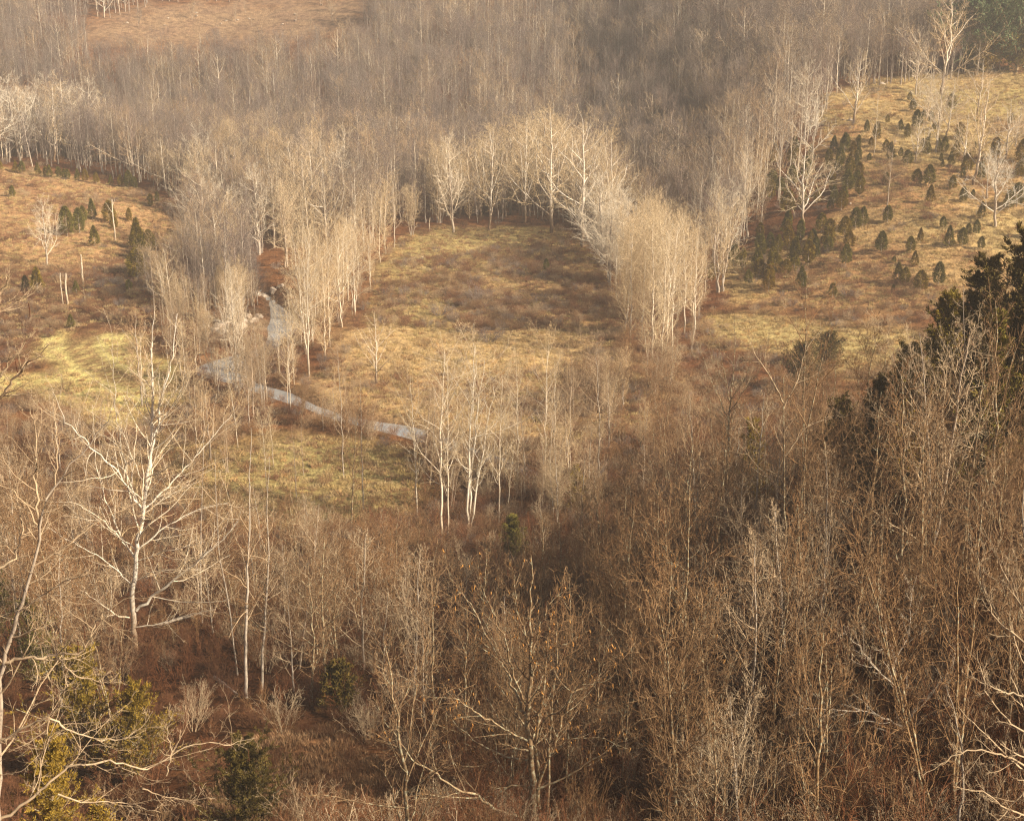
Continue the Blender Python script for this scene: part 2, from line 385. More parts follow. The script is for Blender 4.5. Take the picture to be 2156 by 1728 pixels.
def line(P, r0, r1, K, g=None, wob=0, pw=1.0):
    P = np.asarray(P, float); d = np.r_[0, np.cumsum(np.linalg.norm(np.diff(P, axis=0), axis=1))]; t = np.linspace(0, d[-1], K + 1)
    out = np.stack([np.interp(t, d, P[:, k]) for k in range(3)], 1)
    if g is not None and wob: out[1:] += g.normal(0, wob, (K, 3)) * np.array([1, 1, .3])
    return out[None], (r1 + (r0 - r1) * (1 - np.linspace(0, 1, K + 1)) ** pw)[None]

dome = lambda t: np.sin(np.clip(t * .85 + .15, 0, 1) * math.pi) ** .6 + .12
cone = lambda t: 1.15 - .95 * t
plume = lambda t: .55 + .55 * np.sin(np.clip(t + .1, 0, 1) * 2.6)
#            h   r0   clear  n1  a1   L1   trop1 shape  n2 a2 L2  n3 a3 L3   rmin  twig
KIND = {
 'pole':   dict(h=20, r=.135, t0=.28, n1=26, a1=48, L1=.27, tr=.13, sh=plume, n2=8, a2=38, L2=.42, n3=6, L3=.42, rm=.011, lean=.03),
 'plume':  dict(h=19, r=.115, t0=.05, n1=46, a1=46, L1=.22, tr=.13, sh=lambda t: .75 + .35 * np.sin(t * 3.1), n2=8, a2=36, L2=.44, n3=7, L3=.42, rm=.011, lean=.04),
 'open':   dict(h=19, r=.30, t0=.14, n1=20, a1=54, L1=.52, tr=.12, sh=cone, n2=11, a2=42, L2=.42, n3=9, L3=.38, rm=.012, lean=.03),
 'forest': dict(h=18, r=.22, t0=.44, n1=13, a1=44, L1=.34, tr=.17, sh=dome, n2=7, a2=38, L2=.48, n3=5, L3=.50, rm=.016, lean=.03),
 'bushy':  dict(h=15, r=.16, t0=.18, n1=26, a1=46, L1=.30, tr=.18, sh=dome, n2=9, a2=42, L2=.46, n3=8, L3=.42, rm=.009, lean=.05),
 'near':   dict(h=12, r=.11, t0=.16, n1=19, a1=48, L1=.44, tr=.14, sh=cone, n2=7, a2=42, L2=.52, n3=4, L3=.52, rm=.014, lean=.06),
 'slim':   dict(h=12, r=.08, t0=.30, n1=20, a1=44, L1=.28, tr=.16, sh=plume, n2=6, a2=42, L2=.55, n3=4, L3=.52, rm=.013, lean=.08),
}
def tree_levels(kind, seed, stems=1, spread=.0):
    k = KIND[kind]; g = np.random.default_rng(seed)
    lv = [[], [], [], []]
    for s in range(stems):
        h = k['h'] * (1 if s == 0 else g.uniform(.75, .98)); a = g.uniform(0, 6.28); off = np.array([math.cos(a), math.sin(a), 0])
        b = off * (g.uniform(.2, .5) if stems > 1 else 0); ln = k['lean'] * h * g.normal(0, 1, 2)
        top = b + np.array([ln[0], ln[1], h]) + off * spread * h * (s > 0)
        c = b + (top - b) * .5 + np.r_[g.normal(0, .012 * h, 2), 0]
        T = line([b - [0, 0, .4], b + [0, 0, .0], b * .6 + c * .4, c, top], k['r'] * (1 if s == 0 else .8), .02, 14, g, .004 * h, .8)
        L1 = grow(g, *T, k['n1'] if stems == 1 else int(k['n1'] * .75), k['t0'], .98, k['a1'], 9, k['L1'], 7, k['tr'], .13, .5, .2, k['rm'], k['sh'])
        L2 = grow(g, *L1, k['n2'], .15, .98, k['a2'], 10, k['L2'], 4, k['tr'] * .5, .16, .6, .3, k['rm'])
        L3 = grow(g, *L2, k['n3'], .12, 1.0, 40, 12, k['L3'], 2, .05, .2, .7, .4, k['rm'])
        for i_, q in enumerate((T, L1, L2, L3)): lv[i_].append(q)
        if k.get('n4'): lv[3].append(grow(g, *L3, k['n4'], .15, 1.0, 42, 12, .5, 2, .03, .2, .8, .5, k['rm']))
    return lv
def trunk_crown(kind, seed, stems=1, spread=0):
    lv = tree_levels(kind, seed, stems, spread); t = Bag(); c = Bag()
    for q in lv[0]: t.tube(q, 7)
    for q in lv[1]: c.tube(q, 4, 0)
    for q in lv[2]: c.tube(q, 3, 1)
    for q in lv[3]: c.tube(q, 3, 1)
    return t, c
def remat(me, mats):
    m2 = me.copy(); m2.materials.clear()
    for m in mats: m2.materials.append(m)
    return m2
PRO = {}
def proto(kind, bark_, limb_, twig_, n=3, stems=1, spread=0, key=None):
    L = []
    for s in range(n):
        t, c = trunk_crown(kind, hash_(kind) + 31 * s + stems, stems, spread)
        L.append((t.mesh('trunk', [M[bark_]]), c.mesh('crown', [M[limb_], M[twig_]])))
    PRO[key or kind] = L
def hash_(s): return sum(ord(c) * (i + 3) for i, c in enumerate(s))
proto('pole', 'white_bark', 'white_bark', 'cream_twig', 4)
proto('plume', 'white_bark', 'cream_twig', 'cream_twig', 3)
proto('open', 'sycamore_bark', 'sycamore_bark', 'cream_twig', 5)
proto('forest', 'grey_bark', 'grey_bark', 'grey_twig', 5)
proto('bushy', 'grey_bark', 'tan_twig', 'tan_twig', 4)
proto('bushy', 'grey_bark', 'tan_twig', 'cream_twig', 3, 4, .12, key='clump')
proto('pole', 'white_bark', 'white_bark', 'cream_twig', 3, 3, .09, key='poles')
proto('near', 'brown_bark', 'brown_bark', 'brown_twig', 5)
proto('slim', 'brown_bark', 'brown_twig', 'brown_twig', 4)
proto('slim', 'brown_bark', 'brown_twig', 'brown_twig', 3, 4, .22, key='slims')
def variant(key, src, mats):
    PRO[key] = [(remat(t, [M[mats[0]]]), remat(c, [M[mats[1]], M[mats[2]]])) for t, c in PRO[src]]
variant('pole_tan', 'pole', ('grey_bark', 'tan_twig', 'tan_twig'))
variant('open_tan', 'open', ('grey_bark', 'white_bark', 'tan_twig'))
variant('forest_pale', 'forest', ('white_bark', 'grey_bark', 'tan_twig'))
variant('near_pale', 'near', ('grey_bark', 'pale_twig', 'brown_twig'))
variant('slim_pale', 'slim', ('white_bark', 'cream_twig', 'tan_twig')); variant('slims_pale', 'slims', ('grey_bark', 'tan_twig', 'tan_twig'))
KH_EXTRA = {'slim_pale': 12, 'slims_pale': 12}
variant('bushy_grey', 'bushy', ('grey_bark', 'grey_twig', 'grey_twig'))
KH = {'clump': 15, 'poles': 20, 'slims': 12, 'pole_tan': 20, 'open_tan': 19, 'forest_pale': 18, 'near_pale': 12, 'bushy_grey': 15}
for k in KIND: KH[k] = KIND[k]['h']
KH.update(KH_EXTRA)

def place(key, x, y, h, label, group=None, cat='tree', name='bare_tree', wide=1.0, var=None, sink=.1):
    L = PRO[key]; t, c = L[int(rng.integers(len(L))) if var is None else var % len(L)]
    if name == 'bare_tree' and key in ('pole', 'poles', 'open', 'plume'): name = 'sycamore_tree'
    if name == 'bare_tree' and key.startswith('slim'): name = 'young_tree'
    e = bpy.data.objects.new(name, None); COL.objects.link(e); e.empty_display_size = .5
    e.location = (x, y, hz(x, y) - sink); s = h / KH[key]; e.scale = (s * wide, s * wide, s); e.rotation_euler = (0, 0, rng.uniform(0, 6.28))
    link('trunk', t, e); link('crown', c, e)
    return tag(e, label, cat, group)
def h_for(x, y, vt):
    z0 = hz(x, y); hs = np.linspace(1, 40, 400); P = np.stack([np.full(400, x), np.full(400, y), z0 + hs], 1)
    return float(np.interp(-vt, -project(P)[1], hs))
def tree_px(key, u, vb, vt, label, group=None, **k):
    x, y = ground(u, vb); return place(key, x, y, h_for(x, y, vt), label, group, **k)

# ------------------------------------------------------------------ hand-drawn trees
def hero(label, D, trunks, limbs, bark_, limb_, twig_, seed, n2=13, n3=8, n4=5, L2=.42, rm=.008, trop=.08, a2=42, sd=7, ground_base=True, fine=True, dry=0, pods=0, depth=.45, name='bare_tree', cat='tree', group=None, extra=0):
    g = np.random.default_rng(seed)
    b0 = at(*trunks[0][0][0], D); bx, by = b0[0], b0[1]; gz = hz(bx, by)
    e = bpy.data.objects.new(name, None); COL.objects.link(e); e.location = (bx, by, gz); o0 = np.array([bx, by, gz])
    tr = []; lb = []
    for k, (pts, r0, r1) in enumerate(trunks):
        P = [at(u, v, D + (k * .25)) for u, v in pts]
        if ground_base and k == 0: P = [np.array([P[0][0], P[0][1], gz - .3])] + P if P[0][2] > gz + .2 else P
        T = line(np.array(P) - o0, r0 * .78, r1 * .75, max(8, 3 * len(P)), g, r0 * .18); tr.append(T)
        bg_ = Bag().tube(T, 9); o = link('trunk', bg_.mesh('trunk', [M[bark_]]), e)
    for pts, r0, r1 in limbs:
        P = np.array([at(u, v, D) for u, v in pts]); sp = np.linalg.norm(P[-1] - P[0]); dd = g.uniform(-1, 1) * depth * sp
        t = np.linspace(0, 1, len(P)); P[:, 1] += dd * t
        T = line(P - o0, r0 * .6, r1 * .6, max(9, 3 * len(P) + 2), g, r0 * .5); lb.append(T)
        link('limb', Bag().tube(T, sd).mesh('limb', [M[limb_]]), e)
    tw = Bag(); src = lb + [(T[0], T[1]) for T in tr]
    ends = []
    for q, T in enumerate(src):
        istr = q >= len(lb); n = n2 + (extra if istr else 0)
        length = np.linalg.norm(np.diff(T[0][0], axis=0), axis=1).sum()
        A = grow(g, *T, n, .3 if istr else .12, .98, a2, 11, L2 * (.42 if istr else 1), 6, trop, .15, .5, .25, rm * 1.3, cone if istr else None)
        B = grow(g, *A, n3, .15, 1, 40, 11, .42, 4, .05, .18, .6, .35, rm)
        tw.tube(A, 4, 0); tw.tube(B, 3, 1)
        if n4:
            Cc = grow(g, *B, n4, .15, 1, 40, 12, .42, 2, .03, .2, .8, .5, rm * .8); tw.tube(Cc, 3, 1); ends.append(Cc[0])
        ends.append(B[0])
    link('twigs', tw.mesh('twigs', [M[limb_], M[twig_]]), e)
    E_ = np.concatenate([x[:, -1] for x in ends])
    def hang(n, nm, m, L0, L1, wd):
        c = E_[g.integers(0, len(E_), n)]; P0 = c; ln = g.uniform(L0, L1, (n, 1))
        P1 = P0 - UP * ln * .5 + g.normal(0, .03, (n, 3)); P2 = P0 - UP * ln + g.normal(0, .05, (n, 3))
        PR = np.stack([P0, P1, P2], 1)
        if nm == 'seed_pods':
            pm = Bag().tube((np.array([[[0, 0, 0], [.02, .01, -.22], [.0, .03, -.42]]]), np.full((1, 3), wd)), 4).mesh('seed_pod', [M[m]])
            for c_ in c[:50]: q_ = link('seed_pod', pm, e); q_.location = c_; q_.rotation_euler[2] = g.uniform(0, 6)
            if n <= 50: return
            PR = PR[50:]; n -= 50
        link(nm, Bag().tube((PR, np.full((n, 3), wd) * np.array([.4, 1, .3])), 3).mesh(nm, [M[m]]), e)['kind'] = 'stuff'
    if dry: hang(dry, 'dry_leaves', 'dry_leaf', .12, .22, .045)
    if pods: hang(pods, 'seed_pods', 'pod', .3, .55, .012)
    return tag(e, label, cat, group)

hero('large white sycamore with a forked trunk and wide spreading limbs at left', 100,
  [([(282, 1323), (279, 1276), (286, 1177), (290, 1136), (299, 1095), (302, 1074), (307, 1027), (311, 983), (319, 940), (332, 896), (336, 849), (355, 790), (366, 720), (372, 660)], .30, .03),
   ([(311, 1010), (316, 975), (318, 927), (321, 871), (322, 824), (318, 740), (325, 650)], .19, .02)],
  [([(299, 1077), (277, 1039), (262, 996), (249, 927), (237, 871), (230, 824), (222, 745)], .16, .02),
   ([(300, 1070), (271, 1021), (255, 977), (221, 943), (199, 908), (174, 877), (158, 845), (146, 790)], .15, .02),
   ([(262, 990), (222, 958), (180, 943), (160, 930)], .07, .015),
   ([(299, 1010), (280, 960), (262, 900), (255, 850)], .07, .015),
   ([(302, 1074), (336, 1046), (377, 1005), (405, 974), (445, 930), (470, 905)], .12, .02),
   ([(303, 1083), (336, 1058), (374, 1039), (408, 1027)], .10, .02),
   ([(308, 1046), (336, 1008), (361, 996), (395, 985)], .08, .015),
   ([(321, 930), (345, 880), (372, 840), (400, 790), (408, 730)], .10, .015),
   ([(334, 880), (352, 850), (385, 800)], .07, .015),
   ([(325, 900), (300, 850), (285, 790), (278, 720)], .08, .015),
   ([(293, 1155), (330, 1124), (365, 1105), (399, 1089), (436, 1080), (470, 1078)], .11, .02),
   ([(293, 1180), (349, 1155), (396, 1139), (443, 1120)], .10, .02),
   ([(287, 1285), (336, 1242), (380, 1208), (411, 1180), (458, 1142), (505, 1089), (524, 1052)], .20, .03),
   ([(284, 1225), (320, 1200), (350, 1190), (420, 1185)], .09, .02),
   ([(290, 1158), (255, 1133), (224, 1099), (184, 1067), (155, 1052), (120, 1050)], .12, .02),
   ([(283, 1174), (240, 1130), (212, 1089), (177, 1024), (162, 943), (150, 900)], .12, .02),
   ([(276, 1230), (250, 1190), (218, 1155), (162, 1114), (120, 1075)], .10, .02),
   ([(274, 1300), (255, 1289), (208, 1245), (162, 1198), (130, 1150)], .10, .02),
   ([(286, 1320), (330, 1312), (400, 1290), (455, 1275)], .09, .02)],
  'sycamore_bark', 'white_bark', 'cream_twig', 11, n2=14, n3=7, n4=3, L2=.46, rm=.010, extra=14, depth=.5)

hero('pinkish grey bare tree at the left edge, its crooked limbs closest to the camera', 37,
  [([(-6, 1760), (-2, 1500), (0, 1430), (21, 1349), (45, 1272), (66, 1195), (80, 1150), (84, 1116), (91, 1064), (115, 1025), (140, 987), (196, 927), (231, 875), (245, 830)], .15, .012)],
  [([(-60, 900), (0, 836), (35, 798), (56, 766), (91, 745), (122, 710)], .11, .015),
   ([(-60, 860), (0, 791), (28, 749), (63, 714), (84, 693)], .07, .012),
   ([(-60, 690), (0, 658), (42, 637), (79, 609)], .05, .01),
   ([(-50, 660), (0, 620), (21, 595), (24, 560)], .05, .01),
   ([(84, 1116), (78, 1050), (75, 994), (77, 924), (63, 836)], .07, .012),
   ([(116, 1022), (121, 980), (122, 889), (118, 830)], .05, .01),
   ([(10, 1396), (56, 1380), (101, 1380), (126, 1370), (175, 1370), (192, 1338), (206, 1303), (234, 1272), (300, 1230)], .085, .012),
   ([(115, 1378), (140, 1405), (165, 1425), (215, 1437), (255, 1435)], .04, .01),
   ([(-20, 1560), (17, 1552), (52, 1527), (101, 1503), (130, 1480), (150, 1420), (155, 1370)], .08, .012),
   ([(96, 1507), (157, 1548), (210, 1566), (252, 1568), (290, 1548), (311, 1517)], .055, .01),
   ([(-20, 1740), (66, 1685), (105, 1653), (140, 1632), (210, 1629), (252, 1643), (297, 1662), (350, 1632), (378, 1622), (420, 1622), (462, 1636), (510, 1625)], .085, .012),
   ([(122, 1671), (175, 1694), (217, 1695), (280, 1706), (330, 1728)], .05, .01),
   ([(300, 1660), (340, 1673), (400, 1680), (450, 1670)], .035, .01),
   ([(350, 1632), (362, 1580), (355, 1530), (372, 1480)], .04, .01),
   ([(66, 1195), (130, 1160), (180, 1120), (245, 1090), (300, 1075)], .05, .01),
   ([(40, 1290), (100, 1240), (160, 1200), (235, 1180)], .05, .01),
   ([(-10, 1200), (30, 1180), (40, 1120), (20, 1050), (30, 980)], .06, .01),
   ([(84, 1116), (60, 1060), (30, 1020), (-10, 1000)], .05, .01),
   ([(101, 1503), (95, 1560), (70, 1620), (62, 1680)], .05, .01)],
  'grey_bark', 'pale_twig', 'pale_twig', 12, n2=12, n3=5, n4=3, L2=.34, rm=.0055, extra=4, depth=.25, pods=8)

hero('broad brown catalpa with dry leaves and dark hanging pods at bottom centre', 58,
  [([(1126, 1800), (1124, 1727), (1121, 1657), (1114, 1569), (1108, 1499), (1117, 1447), (1115, 1377), (1117, 1272), (1119, 1167)], .26, .02),
   ([(1135, 1700), (1133, 1640), (1128, 1560), (1140, 1490), (1150, 1400), (1160, 1290)], .12, .02)],
  [([(1114, 1560), (1079, 1541), (1033, 1506), (1002, 1482), (953, 1450), (897, 1443)], .11, .015),
   ([(1108, 1505), (1086, 1464), (1060, 1420), (1033, 1391), (1009, 1349), (988, 1314), (953, 1289), (935, 1254)], .12, .015),
   ([(1108, 1480), (1082, 1419), (1070, 1370), (1068, 1342), (1044, 1282), (1026, 1237), (1010, 1190)], .10, .015),
   ([(1117, 1430), (1131, 1384), (1159, 1356), (1200, 1340), (1230, 1310)], .08, .012),
   ([(1120, 1380), (1136, 1324), (1159, 1272), (1195, 1250)], .07, .012),
   ([(1135, 1650), (1166, 1576), (1187, 1524), (1205, 1475), (1250, 1464), (1275, 1430), (1310, 1400)], .12, .015),
   ([(1131, 1562), (1145, 1499), (1180, 1470), (1220, 1400), (1260, 1350)], .09, .012),
   ([(1096, 1720), (1051, 1692), (998, 1643), (953, 1615), (918, 1566), (869, 1524), (841, 1454), (845, 1410)], .13, .015),
   ([(1114, 1657), (1072, 1657), (1044, 1681), (998, 1695), (940, 1700), (880, 1720)], .08, .012),
   ([(1131, 1660), (1180, 1640), (1240, 1600), (1300, 1560), (1350, 1545)], .09, .012),
   ([(1160, 1590), (1200, 1545), (1260, 1535), (1320, 1550)], .07, .012),
   ([(1115, 1360), (1090, 1290), (1085, 1220), (1075, 1170)], .07, .012),
   ([(1112, 1600), (1060, 1600), (1000, 1580), (930, 1520), (890, 1500)], .08, .012)],
  'brown_bark', 'brown_bark', 'brown_twig', 13, n2=12, n3=7, n4=4, L2=.36, rm=.008, extra=8, dry=230, pods=230, name='catalpa_tree')

hero('brown catalpa with clusters of dark pods and a broken stump top at lower right', 52,
  [([(1908, 1780), (1905, 1692), (1905, 1640), (1909, 1552), (1898, 1510), (1884, 1447), (1874, 1377), (1856, 1307), (1850, 1230)], .19, .015)],
  [([(1903, 1530), (1860, 1503), (1821, 1482), (1755, 1471), (1667, 1457)], .09, .012),
   ([(1905, 1528), (1926, 1485), (1961, 1447), (1996, 1398), (2010, 1340)], .08, .012),
   ([(1903, 1650), (1856, 1622), (1825, 1618), (1790, 1646), (1745, 1630)], .09, .012),
   ([(1907, 1640), (1960, 1600), (2000, 1560), (2030, 1500)], .07, .012),
   ([(1880, 1440), (1840, 1400), (1800, 1340), (1760, 1300)], .07, .012),
   ([(1880, 1400), (1920, 1350), (1930, 1290), (1950, 1240)], .06, .012),
   ([(1825, 1618), (1780, 1600), (1740, 1560), (1720, 1500)], .05, .01)],
  'brown_bark', 'grey_bark', 'pale_twig', 14, n2=11, n3=7, n4=4, L2=.36, rm=.005, extra=10, pods=420, name='catalpa_tree')

hero('tall upright brown tree with steep straight branches right of the bottom centre catalpa', 62,
  [([(1430, 1800), (1433, 1692), (1436, 1482), (1442, 1307), (1447, 1167), (1450, 1090), (1455, 1000)], .17, .015)],
  [([(1434, 1560), (1400, 1480), (1375, 1400), (1350, 1300)], .07, .012), ([(1434, 1640), (1480, 1560), (1530, 1470), (1560, 1380)], .08, .012),
   ([(1436, 1500), (1470, 1430), (1500, 1350), (1520, 1280)], .07, .012), ([(1438, 1450), (1410, 1370), (1395, 1280)], .06, .012),
   ([(1434, 1700), (1490, 1650), (1560, 1600), (1640, 1570)], .08, .012), ([(1434, 1650), (1370, 1600), (1310, 1560)], .07, .012),
   ([(1442, 1360), (1475, 1290), (1490, 1200)], .06, .012), ([(1442, 1330), (1420, 1250), (1410, 1170)], .06, .012)],
  'brown_bark', 'brown_bark', 'brown_twig', 15, n2=13, n3=8, n4=3, L2=.38, rm=.008, extra=14, dry=60, trop=.14)

hero('pale bare tree with long sweeping branches cropped by the right edge', 31,
  [([(2200, 1800), (2190, 1600), (2170, 1450), (2165, 1300), (2160, 1150), (2150, 1030)], .14, .015),
   ([(2010, 1800), (2017, 1727), (2028, 1674), (2024, 1569), (2010, 1500), (1990, 1440)], .06, .012)],
  [([(2185, 1470), (2119, 1457), (2077, 1443), (2050, 1425), (2035, 1401)], .05, .01),
   ([(2200, 1640), (2130, 1590), (2080, 1570), (2020, 1560), (1960, 1585), (1920, 1600)], .06, .01),
   ([(2190, 1650), (2130, 1600), (2060, 1530), (2010, 1480)], .06, .01),
   ([(2180, 1720), (2110, 1690), (2060, 1640), (1990, 1620)], .05, .01),
   ([(2170, 1360), (2110, 1320), (2080, 1250), (2070, 1180)], .05, .01),
   ([(2165, 1300), (2120, 1220), (2090, 1140)], .045, .01),
   ([(2190, 1560), (2120, 1520), (2080, 1460), (2060, 1380)], .05, .01),
   ([(2190, 1600), (2150, 1660), (2100, 1700), (2040, 1730)], .05, .01)],
  'grey_bark', 'pale_twig', 'pale_twig', 16, n2=9, n3=6, n4=3, L2=.34, rm=.0045, extra=8, depth=.3)

hero('tall lichen grey tree with horizontal side branches at right of centre', 82,
  [([(1655, 1480), (1652, 1300), (1652, 1130), (1651, 980), (1650, 854), (1648, 790)], .20, .03)],
  [([(1652, 1180), (1600, 1125), (1560, 1100), (1500, 1085)], .06, .01), ([(1652, 1060), (1625, 1010), (1600, 990), (1540, 920)], .07, .01),
   ([(1652, 960), (1700, 900), (1760, 880)], .06, .01), ([(1650, 860), (1680, 800), (1700, 740), (1740, 690)], .07, .01),
   ([(1650, 850), (1620, 790), (1580, 730), (1560, 680)], .07, .01), ([(1652, 1110), (1700, 1070), (1750, 1060)], .05, .01),
   ([(1652, 1240), (1600, 1190), (1540, 1190), (1480, 1200)], .06, .01), ([(1652, 1330), (1590, 1320), (1540, 1350)], .05, .01)],
  'brown_bark', 'pale_twig', 'brown_twig', 17, n2=9, n3=7, n4=3, L2=.36, rm=.008, extra=8)
hero('slender tree leaning right, behind the lichen grey tree', 84,
  [([(1660, 1450), (1672, 1200), (1690, 1020), (1700, 900), (1716, 819), (1745, 700), (1760, 620)], .15, .02)],
  [([(1680, 1110), (1720, 1060), (1780, 1040)], .06, .01), ([(1700, 900), (1660, 830), (1630, 760)], .06, .01), ([(1716, 819), (1760, 760), (1800, 740)], .05, .01),
   ([(1690, 1010), (1740, 940), (1800, 900)], .06, .01), ([(1670, 1240), (1720, 1200), (1790, 1190)], .06, .01)],
  'brown_bark', 'brown_twig', 'brown_twig', 18, n2=9, n3=7, n4=3, rm=.008, extra=10)
hero('tall thin tree whose sparse top overlaps the cedars on the field', 98,
  [([(1692, 1150), (1692, 1000), (1692, 836), (1697, 700), (1697, 609), (1700, 560)], .15, .02)],
  [([(1692, 720), (1650, 650), (1600, 600)], .05, .01), ([(1693, 700), (1740, 640), (1780, 600)], .05, .01), ([(1695, 640), (1670, 590), (1640, 560)], .04, .01), ([(1692, 790), (1740, 730), (1775, 700)], .05, .01)],
  'brown_bark', 'brown_twig', 'brown_twig', 19, n2=8, n3=6, n4=2, rm=.008, extra=8)
hero('dark spreading tree at the near edge of the yellow green strip', 118,
  [([(1528, 1010), (1534, 900), (1538, 854), (1542, 800), (1548, 740), (1546, 660)], .16, .02)],
  [([(1534, 880), (1510, 830), (1490, 780), (1475, 730)], .08, .012), ([(1535, 870), (1570, 810), (1600, 760), (1610, 700)], .08, .012), ([(1538, 850), (1525, 790), (1510, 720), (1500, 670)], .07, .012),
   ([(1540, 840), (1570, 780), (1580, 710)], .07, .012), ([(1532, 900), (1490, 860), (1460, 820)], .06, .012)],
  'brown_bark', 'brown_bark', 'brown_bark', 20, n2=11, n3=8, n4=2, rm=.008, extra=8)
hero('pale branching tree in front of the big dark conifers at right', 86,
  [([(1965, 1250), (1961, 1116), (1955, 960), (1950, 880), (1945, 780), (1935, 700)], .16, .02)],
  [([(1953, 900), (1910, 820), (1880, 750), (1860, 690)], .06, .01), ([(1952, 880), (1990, 800), (2010, 740), (2020, 680)], .06, .01), ([(1950, 930), (1900, 890), (1830, 880), (1780, 890)], .06, .01),
   ([(1952, 980), (2010, 930), (2060, 900)], .06, .01), ([(1948, 830), (1925, 760), (1920, 700)], .05, .01)],
  'grey_bark', 'pale_twig', 'pale_twig', 21, n2=12, n3=8, n4=3, rm=.008, extra=12)
hero('thin pale tree rising beside the dark conifers, close to the right edge', 92,
  [([(2031, 1150), (2031, 819), (2030, 720), (2028, 640), (2029, 600)], .10, .015)],
  [([(2030, 800), (2000, 740), (1985, 700)], .04, .01), ([(2030, 740), (2060, 690), (2070, 650)], .04, .01), ([(2030, 700), (2005, 660)], .03, .01)],
  'grey_bark', 'pale_twig', 'pale_twig', 22, n2=9, n3=7, n4=2, rm=.008, extra=14)
for i_, (D, pts, r, lab) in enumerate([
   (88, [(518, 1450), (517, 1400), (518, 1300), (522, 1190), (524, 1110), (526, 1000), (530, 900)], .17, 'straight grey green trunk, tallest of the group below the green clearing at left'),
   (90, [(552, 1480), (552, 1390), (560, 1260), (566, 1170), (562, 1050), (568, 960)], .15, 'slender trunk just right of the straight grey green trunk'),
   (96, [(628, 1430), (640, 1330), (655, 1230), (664, 1150), (672, 1060)], .10, 'thin leaning pale tree between the left trunks and the bottom centre catalpa'),
   (94, [(500, 1420), (480, 1260), (462, 1170), (455, 1060), (452, 950)], .09, 'thin pale tree leaning left beneath the long white limb'),
   (110, [(424, 1290), (422, 1180), (425, 1060), (428, 950), (430, 880)], .10, 'thin upright tree right of the large white sycamore')]):
    hero(lab, D, [(pts, r, .02)], [([pts[3], (pts[3][0] - 30, pts[3][1] - 50), (pts[3][0] - 50, pts[3][1] - 120)], .05, .01), ([pts[2], (pts[2][0] + 40, pts[2][1] - 60), (pts[2][0] + 70, pts[2][1] - 130)], .05, .01)],
         'grey_bark', 'pale_twig', 'brown_twig', 40 + i_, n2=9, n3=7, n4=3, L2=.4, rm=.008, extra=16)

